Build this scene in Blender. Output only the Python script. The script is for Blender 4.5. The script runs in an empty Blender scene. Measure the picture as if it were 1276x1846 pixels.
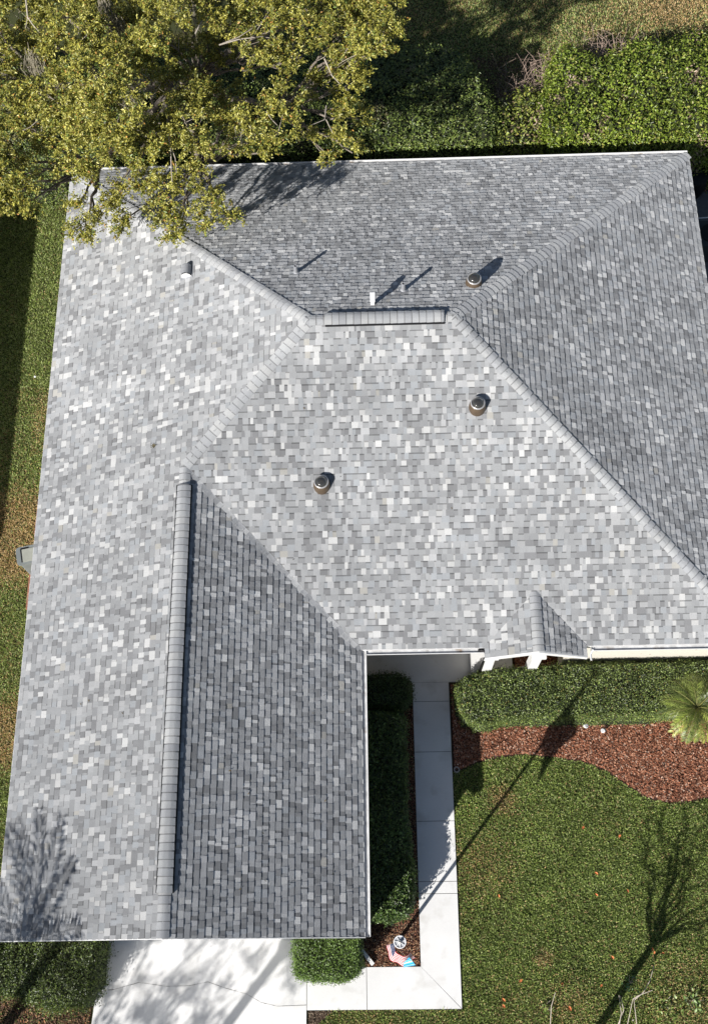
import bpy, bmesh, math, random
import numpy as np
from mathutils import Vector, Matrix
rnd = random.Random(7); rg = np.random.default_rng(7)
sc = bpy.context.scene
COL = sc.collection

# ------------------------------------------------------------------ camera (solved from the photograph)
CX, CY, CH = 8.2331, -6.3056, 27.4528
TILT, ROLL, YAW, FPX = 0.3728, -0.0869, 0.0706, 2020.24
def rx(a): return Matrix.Rotation(a, 3, 'X')
def rz(a): return Matrix.Rotation(a, 3, 'Z')
RC = rz(YAW) @ rx(TILT) @ rz(ROLL)
cam = bpy.data.objects.new('camera', bpy.data.cameras.new('camera')); COL.objects.link(cam)
cam.matrix_world = Matrix.Translation((CX, CY, CH)) @ RC.to_4x4()
cam.data.sensor_fit = 'HORIZONTAL'; cam.data.sensor_width = 36
cam.data.lens = FPX / 1276 * 36
cam.data.clip_start = 0.5; cam.data.clip_end = 1000
sc.camera = cam
# ------------------------------------------------------------------ daylight
EL, AZ = math.radians(32.4), math.radians(51.0)      # shadows fall towards +x turned 51 degrees to +y
SUN = Vector((-math.cos(AZ)*math.cos(EL), -math.sin(AZ)*math.cos(EL), math.sin(EL)))
w = bpy.data.worlds.new('World'); sc.world = w; w.use_nodes = True
nt = w.node_tree; nt.nodes.clear()
sky = nt.nodes.new('ShaderNodeTexSky'); sky.sky_type = 'NISHITA'; sky.sun_disc = False
sky.sun_elevation = EL; sky.sun_rotation = math.atan2(SUN.x, SUN.y)
bg = nt.nodes.new('ShaderNodeBackground'); bg.inputs[1].default_value = 0.052
wo = nt.nodes.new('ShaderNodeOutputWorld')
nt.links.new(sky.outputs[0], bg.inputs[0]); nt.links.new(bg.outputs[0], wo.inputs[0])
sl = bpy.data.lights.new('sun', 'SUN'); sl.energy = 4.8; sl.angle = math.radians(0.53); sl.color = (1, .965, .92)
so = bpy.data.objects.new('sun', sl); COL.objects.link(so)
so.rotation_euler = (-SUN).to_track_quat('-Z', 'Y').to_euler()
sc.view_settings.view_transform = 'Standard'; sc.view_settings.look = 'None'
sc.view_settings.exposure = 0.5; sc.view_settings.gamma = 1

# ------------------------------------------------------------------ plan of the house (metres)
ZE = 2.75; G = 7.66; WD = 13.3983; LG = 6.0847; EX = 16.5789; PT = 0.4737
HR = ZE + PT*WD/2; HG = ZE + PT*G/2
def ray(u, v):
    return RC @ Vector(((u-638)/FPX, -(v-923)/FPX, -1.0))
def P(u, v, z=0.0):                       # point of the place at height z seen at photograph position u, v
    d = ray(u, v); t = (z-CH)/d.z
    return Vector((CX+d.x*t, CY+d.y*t, z))
def PR(u, v, slope):                      # the same on a roof slope
    n, c = {'N': (Vector((0, PT, 1)), ZE+PT*WD), 'S': (Vector((0, -PT, 1)), ZE),
            'W': (Vector((-PT, 0, 1)), ZE), 'G': (Vector((PT, 0, 1)), ZE+PT*G)}[slope]
    d = ray(u, v); C = Vector((CX, CY, CH)); return C + d*((c-n.dot(C))/n.dot(d))

# ------------------------------------------------------------------ materials
def mat(name, base=(.5, .5, .5), rough=.8, attr=False, nscale=0, namp=0, metal=0, bump=0, bscale=200, spec=.3,
        big=0, bigscale=.5, trans=0, tint=None, coat=0, drough=0):
    m = bpy.data.materials.new(name); m.use_nodes = True
    nt = m.node_tree; b = nt.nodes['Principled BSDF']; L = nt.links
    b.inputs['Roughness'].default_value = rough; b.inputs['Metallic'].default_value = metal
    b.inputs['Specular IOR Level'].default_value = spec
    b.inputs['Diffuse Roughness'].default_value = drough
    if attr:
        a = nt.nodes.new('ShaderNodeAttribute'); a.attribute_name = 'Col'; c = a.outputs['Color']
    else:
        r = nt.nodes.new('ShaderNodeRGB'); r.outputs[0].default_value = (*base, 1); c = r.outputs[0]
    tc = nt.nodes.new('ShaderNodeTexCoord')
    def mulnoise(c, scale, amp, detail=3):
        n = nt.nodes.new('ShaderNodeTexNoise'); n.inputs['Scale'].default_value = scale; n.inputs['Detail'].default_value = detail
        L.new(tc.outputs['Object'], n.inputs['Vector'])
        mr = nt.nodes.new('ShaderNodeMapRange'); mr.inputs[1].default_value = .25; mr.inputs[2].default_value = .75
        mr.inputs[3].default_value = 1-amp; mr.inputs[4].default_value = 1+amp
        L.new(n.outputs[0], mr.inputs[0])
        mx = nt.nodes.new('ShaderNodeVectorMath'); mx.operation = 'SCALE'
        L.new(c, mx.inputs[0]); L.new(mr.outputs[0], mx.inputs['Scale']); return mx.outputs[0]
    if namp: c = mulnoise(c, nscale, namp)
    if big: c = mulnoise(c, bigscale, big, 5)
    if tint:                                   # second colour laid in by a broad noise (stains, dry patches)
        n = nt.nodes.new('ShaderNodeTexNoise'); n.inputs['Scale'].default_value = tint[1]; n.inputs['Detail'].default_value = 6
        L.new(tc.outputs['Object'], n.inputs['Vector'])
        cr = nt.nodes.new('ShaderNodeMapRange'); cr.inputs[1].default_value = tint[2]; cr.inputs[2].default_value = tint[3]
        L.new(n.outputs[0], cr.inputs[0])
        mx = nt.nodes.new('ShaderNodeMix'); mx.data_type = 'RGBA'
        L.new(cr.outputs[0], mx.inputs[0]); L.new(c, mx.inputs[6]); mx.inputs[7].default_value = (*tint[0], 1); c = mx.outputs[2]
    L.new(c, b.inputs['Base Color'])
    if bump:
        n = nt.nodes.new('ShaderNodeTexNoise'); n.inputs['Scale'].default_value = bscale
        L.new(tc.outputs['Object'], n.inputs['Vector'])
        bp = nt.nodes.new('ShaderNodeBump'); bp.inputs['Strength'].default_value = bump; bp.inputs['Distance'].default_value = .01
        L.new(n.outputs[0], bp.inputs['Height']); L.new(bp.outputs[0], b.inputs['Normal'])
    if trans:
        out = nt.nodes['Material Output']; t = nt.nodes.new('ShaderNodeBsdfTranslucent'); ms = nt.nodes.new('ShaderNodeMixShader')
        ms.inputs[0].default_value = trans; L.new(c, t.inputs[0]); L.new(b.outputs[0], ms.inputs[1]); L.new(t.outputs[0], ms.inputs[2])
        L.new(ms.outputs[0], out.inputs[0])
    if coat: b.inputs['Coat Weight'].default_value = coat
    return m
M_SH = mat('shingle', attr=True, rough=.93, nscale=75, namp=.13, big=.12, bigscale=.7, bump=.9, bscale=260, drough=1)
M_WHITE = mat('white_paint', (.74, .74, .73), .5, nscale=6, namp=.04)
M_STUCCO = mat('cream_stucco', (.66, .62, .54), .9, nscale=30, namp=.08, bump=.4, bscale=60, tint=((.4, .36, .3), 9, .66, .74))
M_GUT = mat('gutter_bed', (.5, .5, .5), .7, nscale=7, namp=.25, tint=((.2, .14, .09), 3, .6, .75))
M_CONC = mat('pale_concrete', (.75, .745, .73), .85, nscale=60, namp=.04, big=.06, bigscale=1.2, bump=.1, tint=((.58, .565, .53), 2.2, .55, .8))
M_DRIVE = mat('white_concrete', (.73, .728, .72), .85, nscale=40, namp=.04, big=.07, bigscale=1.4, bump=.1, tint=((.56, .55, .53), 2.6, .52, .85))
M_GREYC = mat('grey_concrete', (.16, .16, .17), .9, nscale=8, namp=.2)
M_BLACK = mat('black_plastic', (.012, .012, .013), .5)
M_DARKJ = mat('joint_dirt', (.05, .04, .03), .95)
M_BRONZE = mat('bronze_flashing', (.13, .095, .065), .5, nscale=10, namp=.15, metal=.3)
M_CHROME = mat('bright_ring', (.62, .61, .6), .3, metal=.55)
M_LEAD = mat('lead_grey', (.33, .34, .36), .5, nscale=20, namp=.2, metal=.2)
M_LEAF = mat('leaf', attr=True, rough=.38, spec=.5, trans=.16)
M_GRASS = mat('grass_blade', attr=True, rough=.6, spec=.25, trans=.25)
M_CHIP = mat('bark_chip', attr=True, rough=.95, spec=.12)
M_BARK = mat('bark', (.20, .17, .14), .95, nscale=14, namp=.35, bump=.6, bscale=30)
M_PALEBARK = mat('pale_bark', (.42, .37, .31), .9, nscale=20, namp=.25)
M_CORE = mat('hedge_core', (.022, .026, .012), 1)  # dark fill for the added solid core inside hedges
M_GLASS = mat('dark_glass', (.02, .024, .028), .08, spec=.6)
def attr_mat(): return M_LEAF

# ------------------------------------------------------------------ mesh helpers
class MB:
    def __init__(s): s.v = []; s.f = []; s.m = []; s.c = []
    def poly(s, pts, m=0, c=(1, 1, 1)):
        i = len(s.v); s.v += [tuple(p) for p in pts]; s.f.append(tuple(range(i, i+len(pts)))); s.m.append(m); s.c.append(c)
    def box(s, c, d, rot=None, m=0, col=(1, 1, 1), taper=1):
        c = Vector(c); i = len(s.v)
        for z in (-1, 1):
            k = taper if z > 0 else 1
            for x, y in ((-1, -1), (1, -1), (1, 1), (-1, 1)):
                p = Vector((x*d[0]/2*k, y*d[1]/2*k, z*d[2]/2))
                if rot: p = rot @ p
                s.v.append(tuple(c+p))
        for f in ((3, 2, 1, 0), (4, 5, 6, 7), (0, 1, 5, 4), (1, 2, 6, 5), (2, 3, 7, 6), (3, 0, 4, 7)):
            s.f.append(tuple(i+j for j in f)); s.m.append(m); s.c.append(col)
    def tube(s, pts, rad, n=8, m=0, col=(1, 1, 1), cap=True):
        pts = [Vector(p) for p in pts]; i0 = len(s.v)
        if not hasattr(rad, '__len__'): rad = [rad]*len(pts)
        prev = None
        for k, p in enumerate(pts):
            t = (pts[min(k+1, len(pts)-1)] - pts[max(k-1, 0)]).normalized()
            if prev is None:
                a = t.orthogonal().normalized()
            else:
                a = (prev - t*prev.dot(t)).normalized()
            prev = a; b = t.cross(a)
            for j in range(n):
                q = 2*math.pi*j/n; s.v.append(tuple(p+(a*math.cos(q)+b*math.sin(q))*rad[k]))
        for k in range(len(pts)-1):
            for j in range(n):
                s.f.append((i0+k*n+j, i0+k*n+(j+1) % n, i0+(k+1)*n+(j+1) % n, i0+(k+1)*n+j)); s.m.append(m); s.c.append(col)
        if cap:
            s.f.append(tuple(i0+j for j in reversed(range(n)))); s.m.append(m); s.c.append(col)
            e = i0+(len(pts)-1)*n; s.f.append(tuple(e+j for j in range(n))); s.m.append(m); s.c.append(col)
    def lathe(s, c, prof, n=24, m=0, col=(1, 1, 1), sx=1, sy=1, cap=True):
        c = Vector(c); i0 = len(s.v)
        for r, z in prof:
            for j in range(n):
                q = 2*math.pi*j/n; s.v.append((c.x+r*sx*math.cos(q), c.y+r*sy*math.sin(q), c.z+z))
        for k in range(len(prof)-1):
            for j in range(n):
                s.f.append((i0+k*n+j, i0+k*n+(j+1) % n, i0+(k+1)*n+(j+1) % n, i0+(k+1)*n+j)); s.m.append(m); s.c.append(col)
        if cap:
            e = i0+(len(prof)-1)*n; s.f.append(tuple(e+j for j in range(n))); s.m.append(m); s.c.append(col)
    def prism(s, pts, z0, z1, m=0, col=(1, 1, 1)):     # pts counter-clockwise in plan; z may be lists
        n = len(pts); i = len(s.v)
        s.v += [(p[0], p[1], z0) for p in pts]+[(p[0], p[1], z1) for p in pts]
        s.f.append(tuple(i+j for j in reversed(range(n)))); s.m.append(m); s.c.append(col)
        s.f.append(tuple(i+n+j for j in range(n))); s.m.append(m); s.c.append(col)
        for j in range(n):
            k = (j+1) % n; s.f.append((i+j, i+k, i+n+k, i+n+j)); s.m.append(m); s.c.append(col)
    def build(s, name, mats, parent=None, smooth=False, origin=None):
        me = bpy.data.meshes.new(name)
        o0 = Vector(origin) if origin is not None else Vector((0, 0, 0))
        v = [tuple(Vector(p)-o0) for p in s.v]
        me.from_pydata(v, [], s.f)
        for x in (mats if isinstance(mats, (list, tuple)) else [mats]): me.materials.append(x)
        me.polygons.foreach_set('material_index', s.m)
        if smooth: me.polygons.foreach_set('use_smooth', [True]*len(s.f))
        at = me.color_attributes.new('Col', 'FLOAT_COLOR', 'CORNER')
        arr = []
        for f, c in zip(s.f, s.c): arr += [c[0], c[1], c[2], 1.0]*len(f)
        at.data.foreach_set('color', arr)
        me.update()
        return link(name, me, parent, o0)
def link(name, me, parent=None, loc=(0, 0, 0)):
    o = bpy.data.objects.new(name, me); COL.objects.link(o)
    if parent is not None:
        o.parent = parent; o.location = Vector(loc)-world_loc(parent)
    else: o.location = loc
    return o
def world_loc(o):
    p = Vector(o.location)
    while o.parent: o = o.parent; p += Vector(o.location)
    return p
def tag(o, label=None, cat=None, group=None, kind=None):
    if label: o['label'] = label
    if cat: o['category'] = cat
    if group: o['group'] = group
    if kind: o['kind'] = kind
    return o
def thing(name, label, cat, loc=(0, 0, 0), group=None):
    o = bpy.data.objects.new(name, None); COL.objects.link(o); o.location = loc; o.empty_display_size = .2
    return tag(o, label, cat, group)
def copy_tree(o, parent=None):
    c = o.copy(); COL.objects.link(c)
    if parent: c.parent = parent
    for ch in [x for x in bpy.data.objects if x.parent == o]: copy_tree(ch, c)
    return c
def bigmesh(name, V, k, cols, m, parent=None, faces=None):
    """V (n*k,3) vertices, k per item; faces: list of index tuples per item; cols (n,3)"""
    n = len(V)//k
    tri = faces or [tuple(range(k))]
    fl = len(tri[0]); base = (np.arange(n)*k)[:, None, None]
    F = (base+np.array(tri)[None]).reshape(-1, fl)
    me = bpy.data.meshes.new(name)
    me.vertices.add(len(V)); me.vertices.foreach_set('co', np.ascontiguousarray(V, dtype=np.float32).ravel())
    me.loops.add(F.size); me.loops.foreach_set('vertex_index', F.ravel().astype(np.int32))
    me.polygons.add(len(F)); me.polygons.foreach_set('loop_start', (np.arange(len(F))*fl).astype(np.int32))
    me.update(calc_edges=True)
    me.materials.append(m)
    at = me.color_attributes.new('Col', 'FLOAT_COLOR', 'POINT')
    C = np.ones((len(V), 4), dtype=np.float32); C[:, :3] = np.repeat(cols, k, axis=0)
    at.data.foreach_set('color', C.ravel())
    return link(name, me, parent, (0, 0, 0) if parent is None else (0, 0, 0))
def unit(a): return a/np.maximum(np.linalg.norm(a, axis=1, keepdims=True), 1e-9)
def leafverts(C, N, size, aspect=.5, fold=.18, U=None):
    n = len(C); N = unit(N)
    r = rg.normal(size=(n, 3)) if U is None else U
    u = unit(r - N*np.sum(r*N, axis=1, keepdims=True)); v = np.cross(N, u); s = size[:, None]
    return np.stack([C-u*s*.5, C+v*s*aspect*.5+N*s*fold, C+u*s*.5-N*s*.1, C-v*s*aspect*.5+N*s*fold], 1).reshape(-1, 3)
LT = [(0, 2, 1), (0, 3, 2)]
def palette(n, cols, wts, jit=.15):
    cols = np.array(cols); i = rg.choice(len(cols), n, p=np.array(wts)/sum(wts))
    return np.clip(cols[i]*(1+rg.normal(0, jit, (n, 1))), .004, 1)
def noise2(x, y, s=1.0, seed=0):
    v = 0; a = 1
    for k in range(4):
        f = s*(1.9**k); q = seed*1.7+k*2.3
        v = v+a*np.sin(x*f*1.3+q+1.7*np.sin(y*f*.9+q))*np.cos(y*f*1.1-q*1.3+1.3*np.sin(x*f*.7+q*2)); a *= .6
    return v/2.2
def inpoly(x, y, poly):
    r = np.zeros(len(x), bool); n = len(poly)
    for i in range(n):
        x1, y1 = poly[i][:2]; x2, y2 = poly[(i+1) % n][:2]
        if y1 == y2: continue
        c = ((y1 > y) != (y2 > y)) & (x < (x2-x1)*(y-y1)/(y2-y1)+x1); r ^= c
    return r
def edgedist(x, y, poly):
    d = np.full(len(x), 1e9); n = len(poly)
    for i in range(n):
        x1, y1 = poly[i][:2]; x2, y2 = poly[(i+1) % n][:2]
        L = (x2-x1)**2+(y2-y1)**2; t = np.clip(((x-x1)*(x2-x1)+(y-y1)*(y2-y1))/L, 0, 1)
        d = np.minimum(d, np.hypot(x-x1-t*(x2-x1), y-y1-t*(y2-y1)))
    return d
def scatter(poly, dens):
    xs = [p[0] for p in poly]; ys = [p[1] for p in poly]
    n = int((max(xs)-min(xs))*(max(ys)-min(ys))*dens)
    x = rg.uniform(min(xs), max(xs), n); y = rg.uniform(min(ys), max(ys), n)
    k = inpoly(x, y, poly); return x[k], y[k]

# ================================================================== GROUND
mb = MB(); mb.poly([(-200, -200, -.03), (200, -200, -.03), (200, 200, -.03), (-200, 200, -.03)])
M_GROUND = mat('ground', (.055, .062, .022), 1, nscale=40, namp=.4, big=.25, bigscale=.6, tint=((.10, .075, .035), .5, .5, .7))
tag(mb.build('ground', M_GROUND), kind='structure')

XW1, XW2, YT, YI, YO = 8.8778, 9.7691, -.1744, -6.7047, -7.5869
DX = 6.29                                   # joint between driveway and front walk
# entry slab, walkway slabs with open joints, driveway
mb = MB()
g = .006
def slab(pts, mtl=0): mb.prism(pts, -.08, .0+.02, mtl)
ys = [P(780, v, 0).y for v in (1265, 1356, 1481, 1590, 1612)]
mb.prism([(G-.5, YT), (XW2+1.6, YT), (XW2+1.6, 2.2), (G-.5, 2.2)], -.08, .026)
prev = YT
for y in ys:
    slab([(XW1, y+g), (XW2, y+g), (XW2, prev-g), (XW1, prev-g)]); prev = y
slab([(XW1, YI), (XW2-.003, YO+.006), (XW2, prev-g), (XW1, prev-g)])
xj = P(661, 1780).x
slab([(xj+g, YO), (XW2-.012, YO), (XW1-.004, YI), (xj+g, YI)])
slab([(DX+g, YO), (xj-g, YO), (xj-g, YI), (DX+g, YI)])
mb.prism([(XW1+.02, YT), (XW1+.02, YO+.03), (XW2-.02, YO+.03), (XW2-.02, YT)][::-1][::-1], -.09, .008, 1)
mb.prism([(DX+.02, YO+.02), (XW1+.1, YO+.02), (XW1+.1, YI-.02), (DX+.02, YI-.02)], -.09, .0075, 1)
tag(mb.build('walkway', [M_CONC, M_DARKJ]), kind='structure')
mb = MB()
dwl = P(165, 1846).x; dwu = P(182, 1765)
mb.prism([(dwl-.25, -16), (DX-g, -16), (DX-g, -5.4), (dwu.x-.05, -5.4), (dwu.x-.05, dwu.y), (dwl+.06, dwu.y-.25), (dwl, -7.9)], -.08, .024)
def ribbon(pix, z, wd, m):
    pts = [P(u, v, z) for u, v in pix]
    for i in range(len(pts)-1):
        a, b = pts[i], pts[i+1]; k = 6
        for j in range(k):
            p = a.lerp(b, j/k); q = a.lerp(b, (j+1)/k); d = (q-p).normalized(); nn = Vector((-d.y, d.x, 0))
            w1 = wd*(.4+.8*rnd.random()); jt = nn*rnd.uniform(-.012, .012)
            mb.poly([p-nn*w1, q+jt*.3-nn*w1, q+jt*.3+nn*w1, p+nn*w1], m)
ribbon([(172, 1790), (205, 1785), (250, 1772), (300, 1779), (340, 1778), (375, 1771), (405, 1782), (445, 1793), (470, 1808), (500, 1815), (552, 1813)], .028, .0034, 1)
ribbon([(170, 1776), (190, 1785), (205, 1785)], .028, .004, 1)
tag(mb.build('driveway', [M_DRIVE, M_DARKJ]), kind='structure')
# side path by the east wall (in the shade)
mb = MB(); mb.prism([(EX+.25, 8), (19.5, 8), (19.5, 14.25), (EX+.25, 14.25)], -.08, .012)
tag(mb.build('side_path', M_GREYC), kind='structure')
# mulch beds (sheet + chips)
def px_poly(l, z=0): return [tuple(P(u, v, z).xy) for u, v in l]
bedR = [(XW2+.02, YT-.02), (XW2+.02, P(818, 1392).y)]+px_poly([(835, 1388), (862, 1376), (900, 1366), (945, 1362), (1000, 1368), (1050, 1375), (1090, 1390), (1130, 1418), (1165, 1440), (1205, 1450), (1245, 1447), (1276, 1440), (1330, 1425), (1420, 1420)])+[(18, 1.0), (XW2+.02+1.6, 1.0), (XW2+1.62, YT-.02)]
bedW = [(G-.6, YI+.01), (XW1-.01, YI+.01), (XW1-.01, YT-.02), (G-.6, YT-.02)]
bedB = [(-3, -16), (dwl-.3, -16), (dwl-.06, -7.9), (dwl, dwu.y-.25), (dwu.x-.1, dwu.y), (dwu.x-.1, -5.5), (-.1, -5.5), (-1.4, -7.0), (-3, -8.5)]
YB = P(100, 290).y
bedN = [(-4, YB), (.4, YB), (.5, 13.7), (19.5, 14.26), (20, 20), (11.5, 19.5), (-4, 19.5)]
bedBr = px_poly([(556, 1824), (600, 1824), (575, 1846), (570, 1880), (556, 1880)])
def sheet(name, poly, z, m):
    mb = MB(); mb.poly([(x, y, z) for x, y in poly]); return tag(mb.build(name, m), kind='structure')
M_SOIL = mat('mulch_soil', (.06, .03, .022), 1, nscale=50, namp=.5)
M_SOIL2 = mat('leaf_litter_soil', (.07, .045, .03), 1, nscale=50, namp=.5)
for nm, pl, m in (('mulch_bed', bedR, M_SOIL), ('mulch_bed', bedW[::-1], M_SOIL), ('soil_bed', bedB, M_SOIL2), ('soil_bed', bedN, M_SOIL2), ('soil_bed', bedBr, M_SOIL2)):
    sheet(nm, pl, -.012, m)
def chips(name, poly, dens, cols, wts, smin, smax, zmax=.03, lift=0.0, edge=-1):
    x, y = scatter(poly, dens); n = len(x)
    k = edgedist(x, y, poly) > edge; x, y = x[k], y[k]; n = len(x)
    C = np.stack([x, y, rg.uniform(0, zmax, n)+lift], 1)
    N = np.stack([rg.normal(0, .45, n), rg.normal(0, .45, n), np.ones(n)], 1)
    s = rg.uniform(smin, smax, n)
    V = leafverts(C, N, s, .5, .06)
    o = bigmesh(name, V, 4, palette(n, cols, wts, .2), M_CHIP, faces=LT); return tag(o, kind='stuff')
RED = [(0.37, 0.156, 0.089), (0.269, 0.109, 0.063), (0.47, 0.25, 0.158), (0.134, 0.057, 0.037), (0.538, 0.374, 0.284)]
chips('bark_mulch', bedR, 3600, RED, [4, 4, 3, 3, 1.2], .03, .075, edge=.045)
chips('bark_mulch', bedW, 3000, [(.26, .12, .07), (.16, .08, .05), (.40, .25, .14), (.09, .045, .035), (.46, .34, .24)], [4, 3, 2.5, 3, 1.3], .02, .055)
chips('leaf_litter', bedB, 2200, [(.30, .19, .11), (.17, .1, .07), (.36, .17, .08), (.10, .08, .04), (.10, .13, .04)], [4, 4, 1.3, 3, 2], .03, .07, .04)
chips('leaf_litter', bedN, 500, [(.2, .13, .09), (.12, .08, .05), (.3, .2, .12)], [3, 3, 1], .03, .07, .04)
chips('leaf_litter', bedBr, 2500, [(.2, .15, .11), (.12, .09, .07), (.34, .28, .2)], [3, 3, 1], .02, .05)
chips('leaf_litter', px_poly([(84, 296), (84, 286), (150, 284), (175, 290), (172, 296)]), 3500, [(.45, .18, .1), (.32, .13, .08), (.5, .28, .18)], [3, 3, 1], .04, .08, .06)

# lawns: blades over the ground
def grass(name, poly, dens, colfun, holes=(), length=(.05, .10), wid=.011, cover=None):
    x, y = scatter(poly, dens)
    k = np.ones(len(x), bool)
    for h in holes: k &= ~inpoly(x, y, h)
    if cover is not None: k &= rg.random(len(x)) < cover(x, y)
    x, y = x[k], y[k]; n = len(x)
    L = rg.uniform(*length, n)*(1+.35*noise2(x, y, 4, 3)); a = rg.uniform(0, 2*math.pi, n)+0
    lean = rg.uniform(.35, 1.15, n)
    d = np.stack([np.cos(a)*np.sin(lean), np.sin(a)*np.sin(lean), np.cos(lean)], 1)
    s = np.stack([-np.sin(a), np.cos(a), rg.normal(0, .4, n)], 1)
    C = np.stack([x, y, np.full(n, -.025)], 1); W = (wid*rg.uniform(.7, 1.3, n))[:, None]
    mid = C+d*L[:, None]*.55; tip = C+d*L[:, None]; tip[:, 2] -= L*.12
    V = np.stack([C-s*W*.5, mid-s*W*.6, tip, mid+s*W*.6], 1).reshape(-1, 3)
    return tag(bigmesh(name, V, 4, colfun(x, y, n), M_GRASS, faces=[(0, 2, 1), (0, 3, 2)]), kind='stuff')
GR = np.array([(.205, .28, .065), (.30, .37, .095), (.46, .52, .22), (.095, .135, .034)]); ST = np.array([(.54, .36, .17), (.43, .32, .13), (.66, .49, .27)])
def blend(x, y, n, dry, wts=(4, 3, 1.2, 3)):
    g = palette(n, GR, wts, .18); s = palette(n, ST, [3, 3, 2], .18)
    k = 1+.22*noise2(x, y, 2.1, 11)+.18*noise2(x, y, 7.5, 12)
    return np.clip(np.where((rg.random(n) < dry)[:, None], s, g)*k[:, None], .004, .8)
def spot(x, y, u, v, r):
    c = P(u, v); return np.clip(1.3-np.hypot(x-c.x, y-c.y)/r, 0, 1)
def dryR(x, y, n):
    d = .04+.13*np.clip(noise2(x, y, .8, 5), 0, 1)
    for u, v, r in ((905, 1445, .38), (980, 1730, .25), (1250, 1820, 1.3), (1030, 1820, .8), (870, 1560, .9)): d = np.maximum(d, spot(x, y, u, v, r)*(.75 if r < .5 else .35))
    return blend(x, y, n, d)
lawnR = [(XW2+.03, -9.5), (19, -9.5), (19, -1)]+[(a, b) for a, b in bedR[-4:-5:-1]]+[]
polyR = [(XW2+.035, -10), (19, -10), (19, -.9), (10, -.9), (XW2+.035, -.9)]
grass('lawn_grass', polyR, 3700, dryR, holes=[bedR], length=(.05, .095), wid=.0125)
polyB = [(DX+.1, -10), (XW2+.035, -10), (XW2+.035, YO-.02), (DX+.1, YO-.02)]
grass('lawn_grass', polyB, 3000, lambda x, y, n: blend(x, y, n, .15), holes=[bedBr])
def dryL(x, y, n):
    yy = y; d = .10+.18*np.clip(noise2(x, y, 1.3, 2), -.5, 1)
    d = d+1.0*np.exp(-((yy-3.9)/1.3)**4)+1.0*np.exp(-((yy+1.3)/.8)**4)+.35*np.exp(-((yy-7.3)/.7)**2)*(x > -1.3)+.2*np.exp(-((yy-.9)/.6)**2)*(x > -.9)
    d = np.where(yy > 8.3, d*.35, d)
    return blend(x, y, n, np.clip(d, 0, .85), (3, 4, 2.6, 1.6))
polyL = [(-4.3, -7.5), (-1.0, -7.2), (-.1, -5.5), (.45, -5.5), (.45, YB), (-4.3, YB)]
grass('lawn_grass', polyL, 2600, dryL, wid=.013)
def dryT(x, y, n):
    d = .30+.3*np.clip(noise2(x, y, 1.1, 9), -.5, 1)+.65*np.exp(-((x-17.6)/1.5)**2-((y-21.3)/1.0)**2)
    return blend(x, y, n, np.clip(d, 0, .9), (1.5, 4, 4, .8))
grass('lawn_grass', [(4, 17.5), (22, 17.5), (22, 25), (4, 25)], 1300, dryT, wid=.018, length=(.05, .09), holes=[[(3, 10), (10.5, 10), (10.5, 19), (3, 19)]])

# ================================================================== HOUSE
house = thing('house', 'large house with grey shingle hip roof, white gutters and a front garage wing', 'house', (G, 3, 0))
DC0 = P(971, 1171, 3.27).x
# ---- walls
OV = .42
mb = MB()
foot = [(OV, -LG+.1), (G-.14, -LG+.1), (G-.14, 1.9), (EX-OV, 1.9), (EX-OV, WD-OV), (OV, WD-OV)]
mb.prism(foot, -.05, ZE-.13)
gw = [(OV, -LG+.11, ZE-.12), (G-.14, -LG+.11, ZE-.12), (G/2, -LG+.11, HG-.32)]
mb.poly(gw); mb.prism([(DC0+.9, .14), (EX-OV, .14), (EX-OV, 1.91), (DC0+.9, 1.91)], -.05, ZE-.14)
mb.build('wall', M_STUCCO, house)
# garage door and windows
mb = MB(); mb.box((G/2-.1, -LG+.08, 1.1), (4.9, .04, 2.2))
for k in range(4):
    for j in range(8): mb.box((G/2-.1-2.1+j*.6, -LG+.055, .3+k*.54), (.48, .02, .38))
gd = mb.build('garage_door', M_WHITE, house)
def window(c, wx, wz, axis):
    f = MB(); p = MB(); c = Vector(c)
    dx = Vector((1, 0, 0)) if axis == 'x' else Vector((0, 1, 0)); t = .05
    def b(mbx, off, sx, sz, th):
        d = (sx, th, sz) if axis == 'x' else (th, sx, sz); mbx.box(c+dx*off[0]+Vector((0, 0, off[1])), d)
    b(f, (0, wz/2), wx+.1, .06, .08); b(f, (0, -wz/2), wx+.16, .07, .11)
    for s in (-1, 1): b(f, (s*wx/2, 0), .06, wz-.07, .08)
    b(f, (0, 0), wx-.07, .03, .06)
    fo = f.build('window', M_WHITE, house); b(p, (0, 0), wx-.05, wz-.05, .03); p.build('pane', M_GLASS, fo)
for y in (0, 4.5, 8, 11): window((OV-.02, y, 1.55), 1.0, 1.1, 'y')
for y in (3, 7, 10.5): window((EX-OV+.02, y, 1.55), 1.0, 1.1, 'y')
for x in (3, 7, 11, 14.5): window((x, WD-OV+.02, 1.5), 1.3, 1.2, 'x')
# front door in the porch recess
mb = MB(); mb.box((9.3, 1.87, 1.05), (1.0, .05, 2.1)); 
for z in (.55, 1.5): mb.box((9.3, 1.835, z), (.7, .02, .7))
fd = mb.build('door', mat('door_paint', (.12, .14, .16), .5), house)
mb = MB(); mb.lathe((9.7, 1.8, 1.0), [(.03, -.03), (.035, 0), (.03, .03)], 10); mb.build('handle', M_CHROME, fd)
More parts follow.
